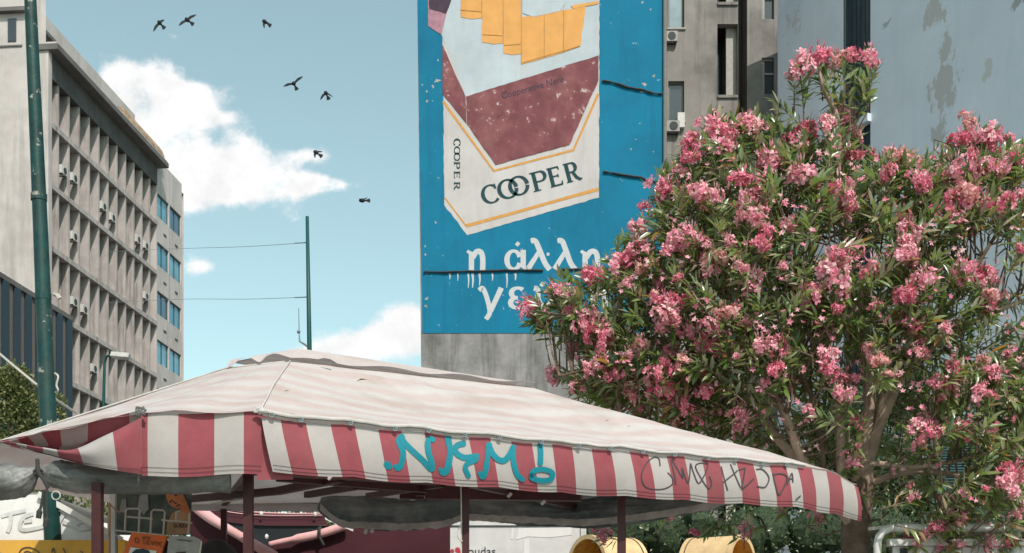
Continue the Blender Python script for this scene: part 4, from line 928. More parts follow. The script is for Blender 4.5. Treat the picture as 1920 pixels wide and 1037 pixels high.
# ------------------------------------------------------------------ rolled tarpaulins under the canopy
def roll(name, pts, rad, mt, label, cat, seed, amp=.22):
    n0_ = rr.uniform(0, 50); q = smooth_path([tuple(P(*p)) for p in pts], 16); r = [x for x, in smooth_path([(a_,) for a_ in rad], 16)]
    q = [Vector(x) for x in q]
    m = MB(); n = len(q)
    def fn(u, t): 
        return 1+amp*mnoise.noise(Vector((u*9+n0_, math.cos(t)*1.3, math.sin(t)*1.3)))+amp*.6*mnoise.noise(Vector((u*14+n0_, math.cos(t)*4.5, math.sin(t)*4.5)))+amp*.25*mnoise.noise(Vector((u*60+n0_, math.cos(t)*3.5+u*9, math.sin(t)*3.5)))+.06*math.sin(t*3+u*10)
    m.tube(q, r, 52, True, 0, fn); o = m.build(name, mt, None, True); tag(o, label, cat); return o
o1 = roll('rolled_tarpaulin', [(-120, 905, 7.5), (-60, 908, 7.3), (0, 905, 7.15), (40, 900, 7.1), (72, 885, 7.1), (100, 889, 7.1), (150, 897, 7.1), (230, 900, 7.12), (330, 898, 7.15), (432, 896, 7.2)],
     [.09, .095, .10, .085, .03, .07, .085, .085, .085, .08], M['tarp_grey'], 'grey tarpaulin rolled up and tied in the middle under the left end of the canopy', 'tarpaulin', 1)
m = MB(); m.tube(smooth_path([P(70, 862, 7.05), P(72, 885, 7.0), P(82, 900, 6.98), P(90, 915, 6.98)]), .012, 6); m.tube([P(72+8*math.cos(k*.6), 886+6*math.sin(k*.6), 7.02) for k in range(11)], .009, 5)
m.build('tie', M['rope'], o1)
for (a, b, lb) in (((82, 918), (72, 972), 'dark cord with a short toggle hanging left below the tied tarpaulin'), ((88, 915), (85, 988), 'dark cord with a long toggle hanging right below the tied tarpaulin')):
    m = MB(); p = [P(a[0], a[1], 6.97), P((a[0]+b[0])/2+1, (a[1]+b[1])/2, 6.97), P(b[0]+3, b[1]-16, 6.97)]; m.tube(smooth_path(p), .008, 6); q1 = P(b[0]+3, b[1]-18, 6.97); q2 = P(b[0], b[1], 6.97); m.tube([q1, q1.lerp(q2, .3), q2], [.008, .018, .016], 8); tag(m.build('hanging_cord', M['rope']), lb, 'cord', 'cords hanging from the tied tarpaulin')
m = MB(); m.tube([P(105+8*math.cos(k*.5), 929+8*math.sin(k*.5), 6.98) for k in range(14)], .0035, 6); tag(m.build('metal_ring', M['wire_pale']), 'small metal ring hanging beside the two cords', 'ring')
o2 = roll('rolled_tarpaulin', [(600, 944, 11.7), (640, 956, 11.7), (700, 962, 11.7), (770, 964, 11.7), (830, 955, 11.7), (872, 947, 11.7), (930, 957, 11.7), (990, 962, 11.7), (1060, 966, 11.7), (1130, 958, 11.6), (1230, 952, 11.2), (1310, 946, 10.8), (1378, 939, 10.4)],
     [.06, .13, .15, .145, .13, .09, .11, .115, .115, .13, .10, .065, .02], M['tarp_dark'], 'long dark plastic sheet rolled loosely along the back edge of the canopy', 'tarpaulin', 2, .38)
m = MB()
for x, y in ((688, 990), (700, 988)): m.tube(smooth_path([P(x+3, 984, 11.5), P(x, y, 11.48), P(x-4, y+11, 11.48)]), .018, 6)
m.build('tie_string', M['wire_pale'], o2)
low = [cr([P(*p) for p in ((602, 955, 11.6), (640, 985, 11.55), (700, 990, 11.5), (770, 992, 11.5), (835, 986, 11.5), (872, 975, 11.5), (930, 977, 11.5), (990, 979, 11.5), (1060, 984, 11.5), (1130, 982, 11.4), (1230, 970, 11.05), (1310, 957, 10.7), (1378, 941, 10.38))], u) for u in np.linspace(0, 1, 121)]
m = MB()
def lip(u, v):
    p = low[int(round(u*120))]; a_ = mnoise.noise(Vector((u*40, 3, 0))); return p+Vector((0, -.03-.03*v+.02*mnoise.noise(Vector((u*35, v, 7))), .05*(1-v)-.016*v*(1+a_)+.010*mnoise.noise(Vector((u*60, v*2, 1)))))
m.grid(lip, 120, 4); m.build('loose_edge', M['tarp_pale'], o2, True)


# ------------------------------------------------------------------ burgundy neighbouring awning behind
bt = thing('burgundy_awning', 'burgundy canvas awning of the stall behind, with rolled edges coloured pink as if sunlit', 'awning', (-2, 13, 0))
def sheet(name, rows, mt, parent, nu=20, nv=10, amp=.02):
    def f_(u, v):
        x = v*(len(rows)-1); i = min(int(x), len(rows)-2); p = cr(rows[i], u).lerp(cr(rows[i+1], u), x-i); return p+Vector((0, wob(p, 2.5, amp), 0))
    m = MB(); m.grid(f_, nu, nv); return m.build(name, mt, parent, True)
sheet('back_cloth', [[P(366, 942, 14.5), P(450, 957, 14.5), P(530, 962, 14.5), P(604, 962, 14.5)], [P(366, 968, 14.3), P(450, 982, 14.3), P(530, 986, 14.3), P(615, 985, 14.3)]], M['burgundy'], bt)
sheet('back_cloth_lower', [[P(366, 968, 14.32), P(450, 982, 14.32), P(530, 986, 14.32), P(625, 985, 14.32)], [P(366, 1120, 14.5), P(450, 1120, 14.5), P(530, 1120, 14.5), P(640, 1120, 14.5)]], M['navy_cloth'], bt)
sheet('side_cloth', [[P(358, 955, 12.6), P(430, 995, 12.4), P(510, 1045, 12.2)], [P(358, 1160, 12.8), P(430, 1160, 12.6), P(510, 1160, 12.4)]], M['burgundy'], bt, 16, 10, .03)
sheet('front_cloth', [[P(505, 1026, 12.8), P(570, 1012, 12.8), P(650, 992, 12.8), P(740, 984, 12.8), P(838, 981, 12.8)], [P(505, 1160, 12.6), P(570, 1160, 12.6), P(650, 1160, 12.6), P(740, 1160, 12.6), P(838, 1160, 12.6)]], M['burgundy'], bt, 24, 10, .035)
m = MB(); m.tube(smooth_path([P(361, 945, 12.6), P(400, 975, 12.45), P(455, 1008, 12.3), P(515, 1044, 12.15)]), .05, 10, True, 0, lambda u, t: 1+.12*math.sin(u*8)); m.build('rolled_edge', M['sunlit_edge'], bt, True)
m = MB(); m.tube(smooth_path([P(505, 1021, 12.7), P(540, 1013, 12.7), P(600, 1001, 12.7), P(648, 985, 12.7)]), [.03]*8+[.045]*11, 10); m.build('rolled_edge', M['sunlit_edge'], bt, True)
m = MB(); q = P(600, 1000, 12.7); m.tube([q+Vector((.0, .058*math.cos(k*.52), .06*math.sin(k*.52))) for k in range(13)], .018, 5); m.tube([q+Vector((0, -.05, -.04)), q+Vector((.05, -.06, -.13))], .016, 5); m.build('strap', M['rope'], bt)
m = MB(); m.tube(smooth_path([P(366, 944, 14.4), P(450, 958, 14.4), P(530, 963, 14.4), P(606, 963, 14.4)]), .01, 5); m.tube(smooth_path([P(366, 948, 14.35), P(450, 963, 14.35), P(530, 967, 14.35), P(606, 966, 14.35)]), .006, 5); m.build('edge_rope', M['sunlit_edge'], bt)
for x, y in ((397, 951), (490, 963), (591, 964), (500, 1006)):
    m = MB(); m.ellipsoid(P(x, y, 14.3 if y < 1000 else 14.1), (.022, .02, .03), 6, 5); m.build('edge_knot', M['paper'], bt)
m = MB(); m.obox(P(636, 975, 12.3), Vector((.14, 0, -.06)), Vector((0, .01, 0)), Vector((0, 0, .055))); tag(m.build('crumpled_plastic', M['tarp_white'], None), 'pale crumpled plastic end sticking out left of the dark rolled sheet', 'plastic')
for (px, Y) in ((362, 12.7), (838, 12.8)):
    p = P(px, 985, Y); m = MB(); m.box(p.x-.03, p.x+.03, Y+.03, Y+.09, 0, p.z); m.build('post', M['frame_red'], bt)

# ------------------------------------------------------------------ pale kiosk wall with lettering
YK = 18.0
kt = thing('kiosk', 'pale painted kiosk wall with patchy paint and black lettering behind the middle post', 'kiosk', (P(960, 0, YK).x, YK, 0))
x0, x1 = P(830, 0, YK).x, P(1087, 0, YK).x; zt_ = P(0, 987, YK).z
m = MB(); m.box(x0, x1, YK, YK+2.4, 0, zt_); m.build('wall', M['kiosk'], kt)
m = MB(); m.box(x0-.04, x1+.02, YK-.03, YK+2.4, zt_+.012, P(0, 972, YK).z); m.build('fascia', M['kiosk'], kt)
m = MB(); m.box(x0-.02, x1+.0, YK-.012, YK+2.3, zt_, zt_+.012); m.build('shadow_gap', M['black'], kt)
m = MB(); m.poly([P(x, y, YK-.003) for x, y in ((972, 990), (1072, 989), (1072, 1003), (1030, 1008), (990, 1006), (968, 1012))], NB, .003); m.poly([P(x, y, YK-.003) for x, y in ((959, 990), (963, 990), (962, 1011), (958, 1011))], NB, .003); m.poly([P(x, y, YK-.003) for x, y in ((983, 1012), (993, 1011), (992, 1060), (981, 1060))], NB, .003); m.build('paint_patch', M['kiosk_patch'], kt)
p = P(1094, 1040, YK); m = MB(); m.box(p.x-.04, p.x+.04, YK-.02, YK+.06, 0, P(0, 970, YK).z); m.build('corner_post', M['white_metal'], kt)
txt('lettering', 'loudas', .175, P(872, 1041, YK-.006), RX, M['letters'], kt, .003)
m = MB()
for x, y, r_ in ((840, 1034, .035), (848, 1033, .03), (858, 1031, .04), (862, 1036, .03), (836, 1040, .03)):
    c = P(x, y, YK-.006); m.poly([c+Vector((r_*math.cos(k*.9), 0, r_*math.sin(k*.9))) for k in range(7)], NB, .003+.001*(x % 3))
m.build('red_emblem', M['redpaint'], kt)

# ------------------------------------------------------------------ wooden drums on a rack
rk = thing('drum_rack', 'dark wooden rack carrying two pale wooden drums', 'rack', (P(1240, 0, 16.5).x, 16.5, 0))
YD = 16.5; zc = P(0, 1063, YD).z; rd = .405; ztop = zc-rd-.01
xl, xr = P(1030, 0, YD).x, P(1450, 0, YD).x
m = MB(); m.box(xl, xr, YD-.3, YD+.45, ztop-.05, ztop); m.build('shelf', M['dark_wood'], rk)
for x in (xl+.04, xr-.04):
    for y in (YD-.26, YD+.4): m = MB(); m.box(x-.03, x+.03, y-.03, y+.03, 0, ztop-.05); m.build('leg', M['dark_wood'], rk)
def drum(c, d, ln, label):
    d = Vector(d).normalized(); c = Vector(c); t = thing('wooden_drum', label, 'drum', c-Vector((0, 0, rd)), 'wooden drums on the rack')
    u, v2 = orth(d); seg = 48
    def ring(k, r): return [c+d*k+u*math.cos(2*math.pi*i/seg)*r+v2*math.sin(2*math.pi*i/seg)*r for i in range(seg)]
    def loft(rs_, name, mt, parent, smooth=True):
        m = MB(); vs = [p for r in rs_ for p in r]; fs = [(j*seg+i, j*seg+(i+1) % seg, (j+1)*seg+(i+1) % seg, (j+1)*seg+i) for j in range(len(rs_)-1) for i in range(seg)]
        m.add(vs, fs); return m.build(name, mt, parent, smooth)
    h = ln/2
    loft([ring(-h, rd*.90), ring(-h, rd), ring(h*.55, rd), ring(h, rd), ring(h, rd*.87)], 'shell', M['wood'], t, False)
    loft([ring(h-.001, rd*.872), ring(-h+.02, rd*.872)], 'inner_wall', M['wood_in'], t)
    m = MB(); rg = ring(-h+.02, rd*.9); m.add(rg, (tuple(range(seg)),)); m.build('end_board', M['wood_in'], t)
    loft([ring(h*.86, rd+.001), ring(h*.87, rd+.009), ring(h*1.0+.004, rd+.009), ring(h+.004, rd*.88)], 'hoop', M['wood'], t, False)
    loft([ring(-h*.86, rd+.001), ring(-h*.85, rd+.008), ring(-h-.004, rd+.008), ring(-h-.004, rd*.9)], 'hoop', M['wood'], t, False)
    loft([ring(-h*.845, rd+.002), ring(-h*.84, rd+.004), ring(-h*.81, rd+.004), ring(-h*.805, rd+.002)], 'band', M['rope'], t, False)
    return t
drum(P(1140, 1063, YD+.05), (-.80, -.58, .0), .75, 'pale wooden drum on the left with its amber open end facing the kiosk')
drum(P(1345, 1063, YD+.05), (.80, -.58, .0), .75, 'pale wooden drum on the right with its amber open end facing the tree trunk')

# ------------------------------------------------------------------ white tube railing on the right
wr = thing('tube_railing', 'white painted tube railing with rounded corner and pale panel right of the trunk', 'railing', (P(1780, 0, 10.7).x, 10.7, 0))
YR = 10.7; q = [P(1652, 1700, YR)]; q[0].z = 0; zr = P(0, 990, YR).z
cx_ = P(1645, 0, YR).x; x2 = cx_+3.4
pts = [Vector((cx_, YR, 0)), Vector((cx_, YR, zr-.14)), Vector((cx_+.015, YR, zr-.08)), Vector((cx_+.05, YR, zr-.03)), Vector((cx_+.12, YR, zr)), Vector((cx_+.5, YR, zr)), Vector((x2, YR, zr)), ]
m = MB(); m.tube(pts, .035, 12); m.build('top_tube', M['white_metal'], wr, True)
for x in (cx_+1.2, x2): m = MB(); m.tube([Vector((x, YR, 0)), Vector((x, YR, zr-.03))], .04, 10); m.build('upright', M['white_metal'], wr, True)
zp = P(0, 1024, YR).z
m = MB(); m.box(cx_+.14, x2-.05, YR+.01, YR+.05, .3, zp); m.build('panel', M['kiosk'], wr)
m = MB(); m.box(cx_+.10, x2-.04, YR-.03, YR+.07, zp+.002, zp+.06); m.build('panel_rail', M['white_metal'], wr)
m = MB(); m.box(cx_+.20, cx_+.26, YR-.02, YR+.008, zp-.16, zp-.02); m.build('panel_slot', M['black'], wr)
m = MB(); m.bar(P(1628, 992, YR+.3), P(1700, 983, YR+.3), .03); m.bar(P(1700, 983, YR+.3), P(1950, 986, YR+.3), .03); m.build('rear_bar', M['wire_pale'], wr)

# ------------------------------------------------------------------ teal louvred shutter behind the oleander
YS = 19.6
lt = thing('louvred_shutter', 'teal louvred shutter half hidden behind the oleander on the right', 'shutter', P(1792, 900, YS))
q0, q1 = P(1752, 905, YS), P(1832, 818, YS)
m = MB(); g = .05
m.box(q0.x-g, q0.x, YS-.03, YS+.03, 0, q1.z+g); m.box(q1.x, q1.x+g, YS-.03, YS+.03, 0, q1.z+g); m.box(q0.x, q1.x, YS-.03, YS+.03, q1.z, q1.z+g); m.box(q0.x, q1.x, YS+.02, YS+.03, 0.02, q1.z); m.build('frame', M['shutter'], lt)
src = None; z = q0.z
while z < q1.z-.03:
    if src is None: m = MB(); m.obox(((q0.x+q1.x)/2, YS-.01, z), ((q1.x-q0.x)/2-.004, 0, 0), (0, .022, -.016), (0, .002, .003)); src = m.build('slat', M['shutter'], lt); zz0 = z
    else: shared('slat', src, lt, ORG[src.name]+Vector((0, 0, z-zz0)))
    z += .042

# ------------------------------------------------------------------ left: white tarp shelter, yellow board, book stand
ws = thing('tarp_shelter', 'white gabled tarpaulin shelter sprayed with faint grey letters at the lower left', 'shelter', (P(60, 0, 11).x, 11, 0))
YT = 11.0
m = MB(); m.poly([P(-160, 1160, YT), P(235, 1160, YT), P(232, 1012, YT), P(200, 1003, YT), P(72, 923, YT), P(-160, 925, YT)], (0, 1, 0), .03); m.build('end_cloth', M['tarp_white'], ws)
m = MB(); m.grid(lambda u, v: P(72, 922, YT-.02).lerp(P(240, 1016, YT-.02), u)+Vector((0, 2.6*v, -.1*math.sin(math.pi*v))), 10, 8); m.grid(lambda u, v: P(72, 922, YT-.02).lerp(P(-160, 925, YT-.02), u)+Vector((0, 2.6*v, 0)), 8, 6); m.build('roof_cloth', M['tarp_white'], ws, True)
m = MB(); m.bar(P(72, 926, YT-.03), P(228, 1012, YT-.03), .03, .05); m.bar(P(110, 957, YT-.02), P(236, 1020, YT-.02), .008, .008); m.build('edge_band', M['paper'], ws)
def spray(strokes, mt, wd, name, parent, Y, lift=.006):
    for k, s in enumerate(strokes):
        m = MB(); stroke_mesh(m, smooth_path(s, 6), wd, lambda a, b: P(a, b, Y-lift-.001*k), .003); m.build(name, mt, parent)
spray([[(2, 968), (25, 962), (48, 957)], [(20, 965), (19, 985), (14, 998)], [(62, 963), (45, 970), (37, 985), (44, 994), (70, 990), (88, 985)], [(45, 978), (60, 976)], [(122, 960), (113, 975), (100, 998)], [(168, 972), (135, 983), (118, 978)], [(135, 983), (150, 992), (175, 988)]], M['spray_grey'], 7, 'spray_letter', ws, YT)
m = MB(); c = P(1160, 1300, YT); m.box(P(-160, 0, 10.8).x, P(236, 0, 10.8).x, 10.78, 10.86, P(0, 1130, 10.8).z, P(0, 1013, 10.8).z); yb = m.build('yellow_board', M['yellow'], None); tag(yb, 'yellow orange painted board with black scribbles below the white tarpaulin', 'board')
spray([[(32, 1050), (40, 1030), (58, 1027), (75, 1038), (78, 1050)], [(38, 1050), (48, 1034), (60, 1038), (64, 1050)], [(97, 1036), (100, 1028), (104, 1040)], [(118, 1028), (122, 1036), (119, 1044)], [(150, 1034), (156, 1036)]], M['marker'], 1.8, 'scribble', yb, 10.78)
for px in (-120, 210): m = MB(); p = P(px, 0, 10.9); m.box(p.x-.03, p.x+.03, 10.87, 10.93, 0, 2.6); m.build('post', M['white_metal'], ws)
p = P(208, 968, 10.4); m = MB(); m.box(p.x-.03, p.x+.04, 10.4, 10.42, P(0, 992, 10.4).z, P(0, 966, 10.4).z); tag(m.build('paper_notice', M['poster_tan']), 'small tan paper notice beside the leftmost red post', 'notice')
# book stand
YW = 9.2
bs_ = thing('book_stand', 'wire book stand with a dark poster board beside the left posts', 'book stand', (P(280, 0, YW).x, YW, 0))
m = MB(); a, b = P(214, 1003, YW+.12), P(310, 915, YW+.12); m.box(a.x, b.x, YW+.11, YW+.13, a.z, b.z); pb_ = m.build('poster_board', M['poster_dark'], bs_)
m = MB(); a, b = P(255, 976, YW+.1), P(278, 922, YW+.1); m.poly([P(258, 955, YW+.1), P(262, 930, YW+.1), P(277, 924, YW+.1), P(279, 955, YW+.1), P(270, 965, YW+.1)], NB, .004); m.poly([P(224, 960, YW+.1), P(228, 938, YW+.1), P(236, 934, YW+.1), P(238, 962, YW+.1)], NB, .004); m.build('printed_figure', M['book_grey'], pb_)
m = MB(); p = P(212, 1000, YW); m.box(p.x-.02, p.x+.02, YW-.02, YW+.02, 0, P(0, 905, YW).z); m.build('post', M['white_metal'], bs_)
m = MB(); p = P(205, 1000, YW-.15); m.tube([Vector((p.x, YW-.15, 0)), P(205, 943, YW-.15)], .01, 6); m.tube([P(205, 945, YW-.15), P(224, 962, YW-.1)], .006, 5); m.build('thin_rod', M['poster_tan'], bs_)
for pts in ([(234, 995), (236, 958), (240, 954), (258, 954), (262, 957), (260, 997)], [(282, 1001), (284, 960), (288, 956), (306, 957), (309, 961), (306, 1003)], [(238, 969), (262, 971), (286, 973)], [(303, 975), (320, 977), (340, 978), (360, 981)], [(330, 978), (331, 960), (337, 958)], [(353, 1003), (355, 962)], [(214, 994), (240, 997), (310, 1004)]):
    m = MB(); m.tube([P(x, y, YW-.05) for x, y in pts], .0075, 6); m.build('wire', M['wire_pale'], bs_)
m = MB(); m.box(P(205, 0, YW).x, P(365, 0, YW).x, YW-.12, YW+.3, P(0, 1075, YW).z, P(0, 1068, YW).z); m.build('shelf', M['dark_wood'], bs_)
for px in (215, 360): m = MB(); p = P(px, 0, YW+.25); m.box(p.x-.02, p.x+.02, YW+.22, YW+.26, 0, P(0, 1000, YW).z); m.build('leg', M['dark_wood'], bs_)
# portrait poster (a plain warm-toned face)
pp = thing('portrait_poster', 'poster of a tilted orange toned face above tan printed paper', 'poster', P(334, 1003, YW+.06))
def pflat(name, pts, mt, lift, parent): m = MB(); m.poly([P(x, y, YW+.06-lift) for x, y in pts], NB, .003); return m.build(name, mt, parent)
pflat('sheet', [(309, 1003), (358, 1003), (360, 920), (309, 915)], M['poster_dark'], 0, pp)
pflat('printed_paper', [(312, 1002), (357, 1002), (358, 958), (344, 955), (330, 958), (322, 963), (314, 980)], M['poster_tan'], .005, pp)
pflat('face', [(311, 922), (312, 934), (316, 944), (324, 951), (333, 955), (338, 953), (339, 958), (347, 963), (357, 961), (353, 948), (347, 934), (342, 924)], M['poster_skin'], .008, pp)
m = MB()
for q in ([(318, 943), (321, 939), (324, 938)], [(327, 930), (330, 928), (332, 929)], [(325, 940), (329, 944), (331, 943)], [(331, 949), (335, 947), (338, 946)], [(343, 924), (348, 934), (354, 948)]): stroke_mesh(m, smooth_path(q, 3), 2.2, lambda a_, b_: P(a_, b_, YW+.06-.013), .002)
m.build('features', M['poster_ink'], pp)
txt('lettering', 'SUEDE', .042, P(325, 989, YW+.045), RX, M['poster_ink'], pp, .002)
def book(name, quad, mt, label, Y, th=.03):
    t = thing(name, label, 'book', P((quad[2][0]+quad[3][0])/2, quad[2][1], Y)); m = MB(); m.poly([P(x, y, Y) for x, y in quad], (0, 1, 0), th); m.build('cover', mt, t)
    cxx = sum(x for x, y in quad)/4; cyy = sum(y for x, y in quad)/4
    m = MB(); m.poly([P(cxx+(x-cxx)*.97, cyy+(y-cyy)*.985-1.2, Y+.004) for x, y in quad], (0, 1, 0), th-.008); m.build('pages', M['paper'], t); return t
YBk = 8.3
bo = book('book', [(247, 998), (312, 1005), (290, 1078), (218, 1068)], M['book_orange'], 'orange covered book with black lettering hung on the wire stand', YBk)
txt('lettering', 'Ο Ξένος', .05, P(252, 1018, YBk-.006), Matrix.Rotation(-.12, 4, Vector((0, -1, 0))) @ RX, M['poster_ink'], bo, .002, -.2, 1.0, .98)
txt('lettering', 'CAMUS', .018, P(266, 1008.5, YBk-.006), Matrix.Rotation(-.12, 4, Vector((0, -1, 0))) @ RX, M['poster_ink'], bo, .002)
m = MB(); m.poly([P(x, y, YBk-.004) for x, y in ((245, 1026), (294, 1033), (282, 1070), (232, 1064))], NB, .002); m.build('cover_picture', M['paper'], bo)
m = MB(); m.poly([P(x, y, YBk-.0075) for x, y in ((248, 1036), (255, 1030), (268, 1029), (279, 1032), (283, 1040), (278, 1066), (238, 1062))], NB, .002); m.build('cover_picture_shape', M['navy'], bo)
bg_ = book('book', [(317, 1004), (363, 1006), (376, 1012), (368, 1075), (309, 1072)], M['book_grey'], 'grey speckled covered book right of the orange one', YBk+.02)
m = MB(); stroke_mesh(m, [(332, 1012), (345, 1013), (360, 1015)], 1.6, lambda a_, b_: P(a_, b_, YBk+.014), .002); m.poly([P(x, y, YBk+.014) for x, y in ((330, 1036), (348, 1034), (352, 1060), (326, 1060))], NB, .002); m.build('cover_print', M['poster_ink'], bg_)
m = MB(); m.poly([P(x, y, YBk+.08) for x, y in ((303, 1012), (318, 1014), (312, 1075), (296, 1072))], (0, 1, 0), .03); tag(m.build('book', M['navy_cloth']), 'dark navy book edge squeezed between the orange and grey books', 'book')
m = MB()
c = P(405, 1062, 9.0); m.ellipsoid(c, (.19, .16, .19), 20, 14)
for i, v in enumerate(m.v): m.v[i] = v+Vector((wob(v, 6, .02), 0, wob(v, 5, .025)))
bgk = m.build('cloth_bag', M['black'], None, True); tag(bgk, 'black bulging cloth bag beside the books, only its top showing', 'bag')
tb = thing('stall_table', 'dark wooden stall table under the books and bag', 'table', (P(330, 0, 8.9).x, 8.9, 0))
zt2 = c.z-.185; m = MB(); m.box(-3.2, -1.7, 8.3, 9.3, zt2-.04, zt2); m.build('tabletop', M['dark_wood'], tb)
for x in (-3.15, -1.75):
    for y in (8.35, 9.25): m = MB(); m.box(x-.03, x+.03, y-.03, y+.03, 0, zt2-.04); m.build('leg', M['dark_wood'], tb)
# ------------------------------------------------------------------ vegetation
nr = np.random.default_rng(11)
ML = leafmat('oleander_leaf', [(0, (.035, .075, .022)), (.25, (.085, .145, .034)), (.48, (.15, .215, .055)), (.70, (.225, .255, .095)), (.80, (.27, .24, .13)), (.87, (.44, .40, .28)), (.93, (.27, .16, .08)), (1, (.34, .16, .03))], rough=.30, trans=.44, spec=.9, under=(.30, .31, .21))
MP = leafmat('oleander_petal', [(0, (.76, .23, .34)), (.35, (.82, .34, .44)), (.7, (.84, .47, .52)), (1, (.86, .62, .59))], rough=.7, trans=.38, spec=.2, tcol=(.82, .22, .30))
MPD = leafmat('oleander_petal_deep', [(0, (.66, .13, .22)), (.5, (.76, .24, .34)), (1, (.82, .42, .48))], rough=.7, trans=.35, spec=.2, tcol=(.80, .12, .18))
MPP = leafmat('oleander_petal_pale', [(0, (.72, .27, .28)), (.5, (.80, .42, .40)), (1, (.84, .60, .56))], rough=.7, trans=.38, spec=.2, tcol=(.85, .38, .38))
MH = leafmat('hedge_leaf', [(0, (.015, .032, .014)), (.6, (.045, .075, .025)), (.9, (.12, .15, .07)), (1, (.30, .30, .20))], rough=.3, trans=.15, spec=.6)
MO = leafmat('olive_leaf', [(0, (.04, .055, .022)), (.5, (.10, .115, .04)), (1, (.24, .22, .09))], rough=.5, trans=.2, spec=.4)

def leaves_mesh(pos, dirs, ups, ln, wd, droop):
    """lanceolate folded leaves as arrays -> verts, faces"""
    n = len(pos); d = dirs/np.linalg.norm(dirs, axis=1)[:, None]
    s = np.cross(d, ups); s /= (np.linalg.norm(s, axis=1)[:, None]+1e-9); u = np.cross(s, d)
    V = np.zeros((n, 8, 3)); ts = (0, .32, .68, 1.0); prof = (0, 1.0, .78, 0)
    for k, t in enumerate(ts): V[:, k] = pos+d*(ln*t)[:, None]-u*(droop*ln*t*t)[:, None]
    for k, (ti, sg) in enumerate(((1, 1), (1, -1), (2, 1), (2, -1))):
        V[:, 4+k] = V[:, ti]+s*(sg*wd*prof[ti]*.5)[:, None]+u*(wd*prof[ti]*.16)[:, None]
    Fc = [(0, 4, 1), (0, 1, 5), (1, 4, 6, 2), (1, 2, 7, 5), (2, 6, 3), (2, 3, 7)]
    return V, Fc
def mesh_from(V, Fc, name, mt, smooth=False):
    n, k, _ = V.shape; me = bpy.data.meshes.new(name)
    loops = np.concatenate([np.array(f) for f in Fc]); sizes = np.array([len(f) for f in Fc])
    base = (np.arange(n)*k)[:, None]; LI = (base+loops[None, :]).ravel().astype(np.int32); SZ = np.tile(sizes, n)
    me.vertices.add(n*k); me.vertices.foreach_set('co', V.ravel().astype(np.float32)); me.loops.add(len(LI)); me.loops.foreach_set('vertex_index', LI)
    me.polygons.add(len(SZ)); st_ = np.concatenate([[0], np.cumsum(SZ)[:-1]]).astype(np.int32); me.polygons.foreach_set('loop_start', st_); me.polygons.foreach_set('loop_total', SZ.astype(np.int32))
    if smooth: me.polygons.foreach_set('use_smooth', [True]*len(SZ))
    me.materials.append(mt); me.update(calc_edges=True); me.validate(); return me
def mk_flower_cluster(seed, count, mt):
    r_ = np.random.default_rng(seed); V = []; Fx = []; St = []
    def petal(c, ax_, rad, ang, R):
        a = np.array(ax_)/np.linalg.norm(ax_); t = np.cross(a, (0.3, .2, 1)); t /= np.linalg.norm(t); b = np.cross(a, t)
        d = t*np.cos(ang)+b*np.sin(ang); s = np.cross(a, d); k0 = len(V); tw = r_.uniform(-.25, .25)
        V.extend([c-a*R*.25, c+d*R*.55+s*R*.34+a*R*(.10+tw), c+d*R*1.0+s*R*.2+a*R*r_.uniform(-.1, .3), c+d*R*1.02-s*R*.22+a*R*r_.uniform(-.1, .3), c+d*R*.52-s*R*.36+a*R*(.10-tw)])
        Fx.append((k0, k0+1, k0+2, k0+3, k0+4))
    lobes = [np.array((0, 0, .1))]+[r_.uniform(-.62, .62, 3)*np.array((1, 1, .7)) for _ in range(3)]
    for i in range(count):
        th = math.acos(1-1.7*((i+.5)/count)); ph_ = i*2.39996+r_.uniform(-.3, .3)
        d = np.array((math.sin(th)*math.cos(ph_), math.sin(th)*math.sin(ph_), math.cos(th))); rad = r_.uniform(.5, 1.08)
        c = lobes[i % 4]+d*rad*np.array((1, .9, .85))*.66; ax_ = d+r_.normal(0, .35, 3); R = r_.uniform(.27, .42); np_ = 5; k0 = len(V); V.extend([np.array((0, 0, -.25)), c+np.array((.03, 0, 0)), c-np.array((.02, .02, 0)), np.array((.05, .03, -.25))]); Fx.append((k0, k0+1, k0+2, k0+3)); St.append(len(Fx)-1); a0 = r_.uniform(0, 6.28)
        for k in range(np_): petal(c, ax_, R, a0+k*2*math.pi/np_+r_.uniform(-.15, .15), R)
        if r_.random() < .55:                   # double flower: small inner petals
            for k in range(4): petal(c+ax_/np.linalg.norm(ax_)*R*.22, ax_, R, a0+.6+k*1.57, R*.55)
    for i in range(7):                          # narrow closed buds standing out
        th = r_.uniform(0, 1.2); ph_ = r_.uniform(0, 6.28); d = np.array((math.sin(th)*math.cos(ph_), math.sin(th)*math.sin(ph_), math.cos(th))); c = d*.9
        s = np.cross(d, (.2, .5, .1)); s /= np.linalg.norm(s); k0 = len(V); V.extend([c, c+d*.22+s*.06, c+d*.5, c+d*.22-s*.06, np.array((0, 0, -.25)), np.array((.04, .04, -.25))]); Fx.append((k0, k0+1, k0+2, k0+3)); Fx.append((k0+4, k0, k0+3, k0+5)); St.append(len(Fx)-1)
    me = bpy.data.meshes.new('flower_cluster'); me.from_pydata([tuple(v) for v in V], [], Fx); me.materials.append(mt); me.materials.append(M['stem'])
    for q in St: me.polygons[q].material_index = 1
    me.update(); return me
FCM = [mk_flower_cluster(s, 21+s % 4*3, (MP, MPD, MP, MPP, MPD, MP)[s % 6]) for s in range(9)]

